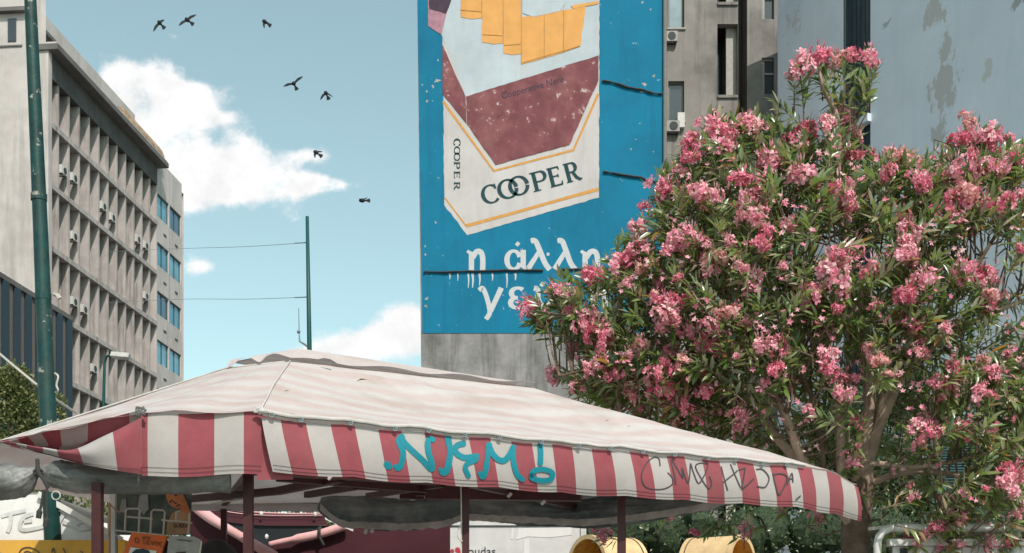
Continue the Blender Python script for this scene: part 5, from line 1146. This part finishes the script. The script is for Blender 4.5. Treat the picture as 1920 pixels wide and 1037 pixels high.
YC = 11.35
base = Vector((P(1612, 0, 11.5).x, 11.5, 0))
ole = thing('oleander_tree', 'large oleander tree covered in pink flower clusters right of the canopy', 'oleander', base)
def LP(pts): return [P(x, y, Y) for x, y, Y in pts]
trunk_pts = [base+Vector((.05, 0, -.05)), P(1618, 1500, 11.5), P(1612, 1300, 11.5), P(1606, 1100, 11.48), P(1606, 1000, 11.45), P(1610, 950, 11.42), P(1622, 890, 11.4)]
m = MB(); m.tube(smooth_path([tuple(p) for p in trunk_pts], 5), [x for x, in smooth_path([(v,) for v in (.20, .16, .15, .135, .135, .125, .085)], 5)], 14, True, 0, lambda u, t: 1+.10*math.sin(t*3+u*7)+.07*math.sin(t*5-u*15)); m.build('trunk', M['bark'], ole, True)
limbs = [([(1610, 950, 11.42), (1622, 880, 11.38), (1628, 800, 11.35), (1628, 720, 11.3), (1604, 600, 11.2), (1588, 480, 11.15), (1570, 330, 11.1), (1573, 230, 11.0), (1545, 165, 10.9), (1535, 120, 10.85)], .085, .012),
 ([(1626, 880, 11.4), (1652, 790, 11.25), (1697, 705, 11.1), (1757, 645, 10.95), (1845, 595, 10.9), (1940, 555, 10.9)], .06, .018),
 ([(1640, 830, 11.35), (1660, 740, 11.2), (1702, 640, 11.1), (1740, 480, 11.1), (1800, 350, 11.1), (1828, 270, 11.0)], .05, .01),
 ([(1600, 965, 11.45), (1578, 880, 11.3), (1567, 740, 11.2), (1510, 600, 11.1), (1458, 450, 11.1), (1432, 320, 11.1), (1402, 235, 11.0)], .055, .01),
 ([(1598, 985, 11.45), (1516, 880, 11.0), (1482, 800, 10.8), (1457, 750, 10.8), (1400, 640, 10.9), (1330, 500, 11.0), (1304, 380, 11.1), (1342, 250, 11.1)], .055, .012),
 ([(1594, 975, 11.45), (1492, 860, 11.2), (1422, 772, 11.1), (1370, 700, 11.0), (1280, 620, 11.0), (1205, 540, 11.0), (1185, 480, 11.0)], .055, .012),
 ([(1422, 772, 11.1), (1345, 740, 10.9), (1240, 655, 10.8), (1150, 612, 10.8), (1060, 592, 10.85), (1005, 582, 10.85)], .026, .004),
 ([(1602, 900, 11.4), (1636, 870, 11.1), (1716, 876, 10.9), (1800, 862, 10.8), (1905, 835, 10.8)], .035, .012),
 ([(1630, 905, 11.4), (1720, 884, 11.2), (1850, 905, 11.0), (1935, 960, 10.9)], .04, .012),
 ([(1370, 700, 11.0), (1250, 700, 10.9), (1125, 692, 10.8), (1050, 705, 10.8)], .025, .007),
 ([(1702, 640, 11.1), (1790, 560, 11.0), (1880, 420, 10.9), (1908, 320, 10.9)], .03, .008),
 ([(1850, 905, 11.0), (1795, 950, 10.8), (1768, 1015, 10.7)], .022, .007),
 ([(1540, 880, 11.3), (1533, 780, 11.2), (1500, 690, 11.1), (1480, 600, 11.0), (1500, 480, 10.8), (1575, 400, 10.7)], .03, .008),
 ([(1304, 380, 11.1), (1260, 420, 10.9), (1205, 450, 10.8)], .018, .006),
 ([(1760, 645, 11.0), (1840, 700, 10.8), (1920, 760, 10.8)], .022, .008)]
skel = []
for pts, r0, r1 in limbs:
    q = [Vector(x) for x in smooth_path([tuple(p) for p in LP(pts)], 7)]
    q = [p+Vector((wob(p, 2.2, .02), wob(p+Vector((9, 0, 0)), 2.2, .02), 0)) for p in q]; n = len(q); rs_ = [r0+(r1-r0)*(k/(n-1))**.8 for k in range(n)]
    m = MB(); m.tube(q, rs_, 9, True, 0, lambda u, t: 1+.08*math.sin(t*3+u*20)); m.build('branch', M['bark_pale'] if r0 > .03 else M['bark'], ole, True)
    for k, p in enumerate(q):
        if rs_[k] < .075: skel.append((*p, rs_[k]))
skel = np.array(skel)
OUT = [(985, 585), (1000, 560), (1040, 520), (1110, 500), (1150, 478), (1160, 440), (1200, 395), (1238, 345), (1252, 300), (1290, 255), (1330, 212), (1400, 212), (1440, 215), (1480, 250), (1530, 225), (1560, 195), (1600, 210), (1615, 280), (1650, 288), (1720, 290), (1775, 280), (1800, 245), (1860, 245), (1895, 275), (1960, 280), (2060, 400), (2080, 700), (2040, 1000), (1900, 1070), (1700, 1060), (1660, 960), (1640, 900), (1560, 890), (1440, 860), (1330, 815), (1200, 770), (1080, 735), (1050, 700), (1085, 660), (1075, 630), (1020, 605)]
OUTn = np.array(OUT, float)
def inside(x, y):
    c = False; n = len(OUT); j = n-1
    for i in range(n):
        xi, yi = OUT[i]; xj, yj = OUT[j]
        if (yi > y) != (yj > y) and x < (xj-xi)*(y-yi)/(yj-yi)+xi: c = not c
        j = i
    return c
def edge_d(x, y):
    a = OUTn; b = np.roll(OUTn, -1, 0); p = np.array((x, y)); ab = b-a; t = np.clip(((p-a)*ab).sum(1)/(ab*ab).sum(1), 0, 1); return np.sqrt((((a+ab*t[:, None])-p)**2).sum(1)).min()
GAPS = [(1563, 445, 32, .05), (1640, 465, 22, .15), (1885, 515, 40, .06), (1860, 470, 26, .15), (1915, 560, 30, .1), (1800, 560, 30, .35), (1590, 640, 30, .4), (1650, 330, 16, .4), (1800, 300, 20, .3), (1760, 425, 20, .3), (1865, 630, 22, .2), (1215, 605, 24, .35),
        (1510, 800, 75, .45), (1600, 800, 60, .35), (1660, 830, 60, .35), (1750, 660, 30, .3), (1620, 700, 40, .3), (1700, 860, 60, .3), (1790, 860, 50, .35), (1600, 930, 60, .15), (1290, 395, 20, .3), (1445, 770, 45, .35), (1660, 970, 40, .2), (1690, 1005, 70, .04), (1790, 1010, 50, .25), (1870, 1000, 45, .3), (1930, 1010, 40, .3), (1850, 880, 30, .4)]
def keep(x, y):
    pr = 1.0
    for gx, gy, gr, k in GAPS:
        d = math.hypot(x-gx, y-gy)
        if d < gr: pr = min(pr, k)
        elif d < gr*1.5: pr = min(pr, k+(1-k)*(d/gr-1)*2)
    return pr
def half(x, y):
    d = min(edge_d(x, y), 230); return (math.sqrt(d*(2*240-d))/F*YC+.10)*.98
tips = []
tr_ = random.Random(21)
while len(tips) < 1650:
    x = tr_.uniform(975, 2080); y = tr_.uniform(190, 1070)
    if not inside(x, y) or tr_.random() > keep(x, y): continue
    if x > 1940 and tr_.random() < .45: continue
    h = half(x, y); q = tr_.random(); f = -1+2*q**1.35
    if 1440 < x < 1770 and 690 < y < 905 and f < .25: f = abs(f)*.7+.2
    tips.append((x, y, YC+f*h, f))
# flower clusters, placed where the photograph shows them
FL = """1500,120,26 1530,100,23 1555,97,13 1575,112,22 1600,102,17 1628,98,19 1640,118,14 1490,134,13 1571,199,20 1590,217,18 1516,239,25 1556,230,24 1602,248,16 1479,260,18 1448,295,26 1503,322,28 1602,291,20 1574,353,34 1590,375,28 1636,285,12 1673,285,15 1695,298,22 1667,325,18 1716,298,20 1722,330,22 1732,347,18 1343,214,18 1340,233,28 1358,242,22 1402,224,28 1417,239,20 1294,270,24 1321,270,22 1361,273,24 1297,295,20 1272,313,16 1244,356,26 1260,350,20 1306,356,24 1327,365,24 1395,335,28 1411,368,30 1343,366,18 1805,259,24 1824,251,22 1845,251,24 1864,262,20 1886,257,14 1818,227,18 1824,292,16 1848,308,24 1875,313,20 1907,300,20 1659,327,16 1791,313,28 1770,330,22 1732,332,20 1802,357,28 1783,386,26 1807,376,22 1791,405,22 1753,389,12 1734,351,16 1705,430,28 1697,403,20 1705,449,18 1699,470,24 1878,384,24 1851,378,16 1910,362,16 1914,467,14 1201,420,20 1198,457,22 1182,476,24 1170,491,22 1198,503,18 1204,386,10 1272,445,24 1250,466,18 1111,519,24 1040,537,22 1071,547,12 991,565,19 993,587,18 1019,602,18 1071,587,18 1099,587,20 1096,608,22 1114,630,34 1136,627,20 1073,655,16 1133,605,14 1176,531,14 1228,550,14 1247,562,24 1250,584,28 1238,608,22 1232,531,12 1127,673,20 1105,689,20 1151,692,18 1040,692,16 1302,356,18 1413,368,20 1410,399,24 1428,421,14 1435,433,14 1431,393,16 1274,446,22 1314,446,22 1293,430,16 1348,483,28 1323,480,18 1336,501,18 1367,449,14 1428,458,26 1385,495,18 1410,523,24 1271,517,12 1246,566,20 1354,588,20 1373,578,16 1333,606,20 1293,618,22 1342,643,34 1367,640,22 1428,643,22 1462,643,24 1502,560,24 1515,541,20 1256,659,16 1556,504,30 1592,466,26 1563,475,20 1587,490,18 1645,504,26 1621,509,14 1532,545,24 1534,567,18 1575,550,12 1568,576,16 1693,473,22 1691,557,22 1039,713,10 1080,718,20 1150,698,18 1178,728,20 1183,740,12 1233,693,26 1256,688,22 1226,713,24 1246,730,26 1268,718,22 1248,750,22 1281,748,24 1258,663,16 1286,673,20 1328,730,28 1358,660,18 1381,665,12 1326,695,14 1386,768,20 1388,790,24 1386,808,14 1153,760,14 1200,775,16 1193,758,14 1707,476,20 1736,520,26 1705,549,24 1804,494,24 1806,518,18 1848,507,24 1864,523,18 1850,552,24 1850,575,18 1869,549,16 1775,611,16 1710,611,20 1718,656,22 1689,596,16 1790,684,20 1863,692,18 1837,671,14 1754,713,14 1790,713,18 1504,570,20 1569,577,16 1558,614,16 1552,668,26 1555,685,18 1636,655,16 1650,672,16 1589,709,18 1575,732,22 1596,736,16 1457,692,22 1464,645,16 1433,722,14 1721,634,14 1721,658,18 1785,726,22 1758,719,16 1771,742,14 1839,729,24 1862,695,16 1737,780,20 1717,797,18 1744,807,18 1726,830,14 1781,800,20 1808,807,22 1862,800,12 1596,861,20 1900,888,26 1606,834,10 1518,766,12 1609,786,16 1897,897,24 1898,915,16 1707,910,9 1713,927,12 1805,922,10 1847,916,9 1780,957,10 1803,965,14 1753,987,18 1775,987,12 1795,980,9 1707,1015,18 1723,1013,14 1765,1017,18 1777,1030,16 1797,1017,12 1855,1018,18 1890,1013,16 1907,963,16 1755,1033,12 1111,987,13 1134,996,17 1255,968,12 1305,998,12 1399,985,17 1535,969,17 1466,957,8 1403,1003,10 1960,340,24 1990,420,26 1970,560,24 2000,640,22 1965,720,24 1985,850,22 1480,420,14 1640,570,14 1470,500,12 1660,700,12 1860,740,12 1890,660,12 1400,600,14 1290,560,14 1200,640,16 1180,660,14 1310,780,12 1340,770,12 1270,790,12"""
flowers = []
for k, tok in enumerate(FL.split()):
    x, y, r_ = map(float, tok.split(',')); h = half(x, y) if inside(x, y) else .12
    Y = YC-h*tr_.uniform(.74, 1.08)
    if y < 160: Y = 10.88+tr_.uniform(-.12, .12)
    if 950 < y and x < 1560: Y = tr_.uniform(12.2, 12.8)
    p = P(x, y, Y); R = r_/F*Y*1.02
    flowers.append((p, R)); 
    o = link('flower_cluster', FCM[k % 9], ole, p-Vector((0, 0, R*.25)))
    t = Vector((tr_.uniform(-.5, .5), -tr_.uniform(.25, .9), .8)).normalized(); o.rotation_euler = (t.to_track_quat('Z', 'Y').to_matrix() @ Matrix.Rotation(tr_.uniform(0, 6.28), 3, 'Z')).to_euler(); o.scale = (R*tr_.uniform(.75, 1.2), R*tr_.uniform(.75, 1.2), R*tr_.uniform(.75, 1.2))
    if inside(x, y) or y < 160 or r_ > 15: tips.append((x+tr_.uniform(-.2, .2)*r_, y+r_*.75, Y+R*.3, -.9))
# single blooms and small trusses loosely scattered over the whole crown
bv = []; bf = []
while len(bv) < 520:
    x = tr_.uniform(985, 1990); y = tr_.uniform(200, 1010)
    if not inside(x, y) or tr_.random() > keep(x, y): continue
    h = half(x, y); p0 = P(x, y, YC-h*tr_.uniform(.6, 1.05))
    bv.append(p0)
RB = np.random.default_rng(5); V5 = []; F5 = []
for p0 in bv:
    for _ in range(RB.integers(1, 5)):
        c = np.array(p0)+RB.normal(0, .035, 3); ax_ = np.array((RB.normal(0, .5), -.7+RB.normal(0, .4), .6+RB.normal(0, .4))); ax_ /= np.linalg.norm(ax_); t = np.cross(ax_, (.3, .2, 1)); t /= np.linalg.norm(t); b2 = np.cross(ax_, t); a0 = RB.uniform(0, 6.28); R_ = RB.uniform(.022, .036)
        ring = [c-ax_*.006]
        for k in range(10):
            an = a0+k*math.pi/5; ra = R_*(1.0 if k % 2 == 0 else .45); ring.append(c+(t*math.cos(an)+b2*math.sin(an))*ra+ax_*RB.uniform(-.004, .010))
        k0 = len(V5); V5.extend(ring); F5 += [(k0, k0+1+k, k0+1+(k+1) % 10) for k in range(10)]
me = bpy.data.meshes.new('loose_blossoms'); me.from_pydata([tuple(v-np.array(base)) for v in V5], [], F5); me.materials.append(MP); me.update(); tag(link('loose_blossoms', me, ole, base), kind='stuff')
# leafy sprig above, hanging sprays below and by the trunk
for x, y, Y in [(1455, 190, 10.9), (1460, 205, 10.9), (1452, 230, 10.95), (1520, 135, 10.9), (1545, 140, 10.9), (1600, 135, 10.9), (1612, 150, 10.9), (1630, 140, 10.9), (1590, 160, 10.95), (1550, 170, 10.95), (1575, 185, 11), (1620, 165, 10.9), (1325, 1000, 12), (1340, 985, 12), (1345, 990, 12), (1062, 962, 12.4), (1250, 975, 12.3), (1310, 990, 12.3), (1405, 965, 12.3), (1465, 965, 12.3), (1535, 985, 12.3)]: tips.append((x, y, Y, -.5))
cen = Vector((P(1560, 0, YC).x, YC+.2, P(0, 640, YC).z))
tw = MB(); pos = []; dirs = []; ups = []; ln = []; wd = []; dr = []
for (x, y, Y, f) in tips:
    p = P(x, y, Y); outd = (p-cen); outd.z *= .8; outd.normalize()
    d = (outd*.6+Vector((tr_.gauss(0, .35), tr_.gauss(0, .35)-.12, tr_.gauss(.38, .35)))).normalized()
    # a twig from the nearest limb
    dd = np.sqrt(((skel[:, :3]-np.array(p+Vector((0, 0, -.35)))-np.array(d)*-.25)**2).sum(1)); j = int(dd.argmin()); a = Vector(skel[j, :3])
    L0 = tr_.uniform(.18, .36); b = p-d*L0
    if (a-b).length < .75 and tr_.random() < .55:
        mid = a.lerp(b, .55)+Vector((0, 0, -.05-.08*tr_.random())); tw.tube([a, mid, b, p], [.011, .009, .006, .003], 4, False)
    else: tw.tube([b-Vector((0, 0, .1)), b, p], [.007, .006, .003], 4, False)
    nl = tr_.randint(11, 17); u_, v_ = orth(d); ph0 = tr_.uniform(0, 6.28)
    sc = tr_.uniform(.85, 1.2)
    for k in range(nl):
        q = (k+.5)/nl; an = ph0+k*2.2+tr_.uniform(-.25, .25); rad = u_*math.cos(an)+v_*math.sin(an); op = .35+.75*(1-q)
        pos.append(b+d*L0*(.15+.85*q)); dirs.append(d*(1.05-.6*(1-q))+rad*op+Vector((0, 0, -.12+tr_.gauss(0, .1)))); ups.append(SUN*1.0+Vector((tr_.gauss(0, .45), tr_.gauss(0, .45), tr_.gauss(.25, .4))))
        ln.append(sc*tr_.uniform(.105, .17)*(.75+.3*(1-abs(q-.45)))); wd.append(sc*tr_.uniform(.026, .042)); dr.append(tr_.uniform(.0, .28))
pos = np.array([tuple(v) for v in pos]); dirs = np.array([tuple(v) for v in dirs]); ups = np.array([tuple(v) for v in ups]); ln = np.array(ln); wd = np.array(wd); dr = np.array(dr)
tag(tw.build('twigs', M['bark'], ole), kind='stuff')
V_, Fc_ = leaves_mesh(pos, dirs, ups, ln, wd, dr)
# the 300 leaves nearest the camera are pieces of their own
prjx = CX+pos[:, 0]/pos[:, 1]*F; prjy = HY-(pos[:, 2]-EYE)/pos[:, 1]*F
score = ln/pos[:, 1]+np.where((prjx > 0) & (prjx < 1910) & (prjy > 10) & (prjy < 1030), 0, -9)
front_ = (pos[:, 1] < YC-.35); score = score+np.where(front_, .004, 0)
top = np.argsort(-score)[:300]; msk = np.ones(len(pos), bool); msk[top] = False
for i in top:
    me = mesh_from((V_[i]-pos[i])[None], Fc_, 'leaf', ML); link('leaf', me, ole, tuple(pos[i]))
me = mesh_from(V_[msk]-np.array(base), Fc_, 'foliage', ML); tag(link('foliage', me, ole, base), kind='stuff')

def bush(name, label, cat, blobs_, nleaf, lsz, mt, seed, org, trunk=None, group=None, aspect=.5, core=False):
    r_ = np.random.default_rng(seed); t = thing(name, label, cat, org, group); ps = []; ds = []
    vol = np.array([b[1]*b[2]*b[3] for b in blobs_])**.7; vol /= vol.sum()
    for (c, rx, ry, rz), w_ in zip(blobs_, vol):
        n = int(nleaf*w_); d = r_.normal(size=(n, 3)); d /= np.linalg.norm(d, axis=1)[:, None]; rad = r_.uniform(.25, 1.0, n)**.5
        lump = 1+.22*np.sin(d[:, 0]*7+c[0]*3)*np.cos(d[:, 2]*6+c[2])
        p = np.array(c)+d*(rad*lump)[:, None]*np.array((rx, ry, rz)); ps.append(p); ds.append(d+r_.normal(0, .7, (n, 3))+np.array((0, 0, .1)))
    ps = np.concatenate(ps); ds = np.concatenate(ds); k = ps[:, 2] > .05; ps = ps[k]; ds = ds[k]; n = len(ps)
    l_ = r_.uniform(.7, 1.3, n)*lsz; V, Fq = leaves_mesh(ps, ds, r_.normal(size=(n, 3)), l_, l_*aspect, r_.uniform(0, .3, n))
    me = mesh_from(V-np.array(tuple(org)), Fq, 'foliage', mt); tag(link('foliage', me, t, org), kind='stuff')
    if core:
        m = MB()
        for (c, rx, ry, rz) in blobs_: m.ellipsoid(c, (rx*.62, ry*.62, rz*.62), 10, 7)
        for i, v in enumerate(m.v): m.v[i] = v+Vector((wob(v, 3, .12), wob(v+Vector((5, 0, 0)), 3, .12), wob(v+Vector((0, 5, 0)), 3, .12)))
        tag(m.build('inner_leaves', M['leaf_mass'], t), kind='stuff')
    if trunk:
        m = MB()
        for pts, r0, r1 in trunk:
            m.tube(pts, [r0+(r1-r0)*i/(len(pts)-1) for i in range(len(pts))], 8)
        m.build('trunk', M['bark'], t, True)
    return t
# hedge behind the drums and trunk
Yh = 18.6; bl = []
for x in range(1130, 1990, 55):
    for z in (P(0, 1000, Yh).z, P(0, 1110, Yh).z, 1.6, .8): bl.append(((P(x, 0, Yh).x+tr_.uniform(-.1, .1), Yh+tr_.uniform(-.15, .25), z+tr_.uniform(-.1, .1)-(.1 if x < 1200 else 0)), .52, .5, .58))
hx = P(1560, 0, Yh).x
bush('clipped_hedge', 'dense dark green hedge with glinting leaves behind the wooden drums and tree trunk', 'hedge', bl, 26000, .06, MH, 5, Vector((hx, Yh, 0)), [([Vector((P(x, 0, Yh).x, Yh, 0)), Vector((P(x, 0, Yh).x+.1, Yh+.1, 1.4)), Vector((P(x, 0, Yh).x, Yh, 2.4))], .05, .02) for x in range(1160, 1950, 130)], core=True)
# darker evergreen behind the oleander's lower right
bl = []
for x, y, r_ in ((1500, 900, .7), (1560, 820, .6), (1640, 880, .8), (1660, 760, .5), (1700, 920, .7), (1870, 860, .75), (1900, 760, .55), (1740, 790, .45), (1950, 900, .8), (1840, 960, .6), (1420, 930, .55), (1590, 960, .7), (1760, 960, .5), (1700, 700, .35), (1860, 720, .35)):
    bl.append((tuple(P(x, y, 20.5)), r_*1.17, r_*.85, r_*1.17))
tx = P(1700, 0, 20.5).x
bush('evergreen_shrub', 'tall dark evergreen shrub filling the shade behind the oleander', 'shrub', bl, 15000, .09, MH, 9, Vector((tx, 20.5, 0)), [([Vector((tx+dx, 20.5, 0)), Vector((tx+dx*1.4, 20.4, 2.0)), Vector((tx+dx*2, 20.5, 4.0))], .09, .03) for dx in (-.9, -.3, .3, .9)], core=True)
# row of greenery beyond the burgundy awning, and the tree at the far left
bl = []; Yg = 24
for x in range(60, 700, 40):
    bl.append(((P(x, 0, Yg).x, Yg+tr_.uniform(-.3, .3), P(0, 955+tr_.uniform(-14, 10), Yg).z), .45, .5, .45)); bl.append(((P(x, 0, Yg).x, Yg, P(0, 1010, Yg).z), .5, .6, .6)); bl.append(((P(x, 0, Yg).x, Yg, 1.9), .5, .6, .9))
gx = P(380, 0, Yg).x
bush('shrub_row', 'row of street shrubs seen through the gap between canopy frame and burgundy awning', 'shrub', bl, 20000, .085, MO, 14, Vector((gx, Yg, 0)), [([Vector((P(x, 0, Yg).x, Yg, 0)), Vector((P(x, 0, Yg).x+.1, Yg, 2)), Vector((P(x, 0, Yg).x, Yg, 3.6))], .06, .02) for x in range(90, 700, 120)])
Yt = 26.0; bl = []
for x, y, r_ in ((8, 745, .50), (30, 720, .38), (45, 765, .40), (20, 800, .55), (-25, 740, .55), (60, 800, .34), (22, 700, .22), (-60, 780, .6), (30, 860, .6), (112, 752, .14), (108, 780, .18)):
    bl.append((tuple(P(x, y, Yt)), r_, r_, r_))
tx = P(15, 0, Yt).x
bush('street_tree', 'olive green street tree at the far left edge below the striped building', 'tree', bl, 13000, .085, MO, 17, Vector((tx, Yt, 0)), [([Vector((tx, Yt, 0)), Vector((tx+.1, Yt, 3)), Vector((tx-.05, Yt, 5)), P(20, 760, Yt)], .14, .03), ([Vector((tx, Yt, 4.6)), P(-30, 770, Yt)], .06, .02), ([Vector((tx, Yt, 4.8)), P(50, 790, Yt), P(108, 770, Yt)], .05, .015)])
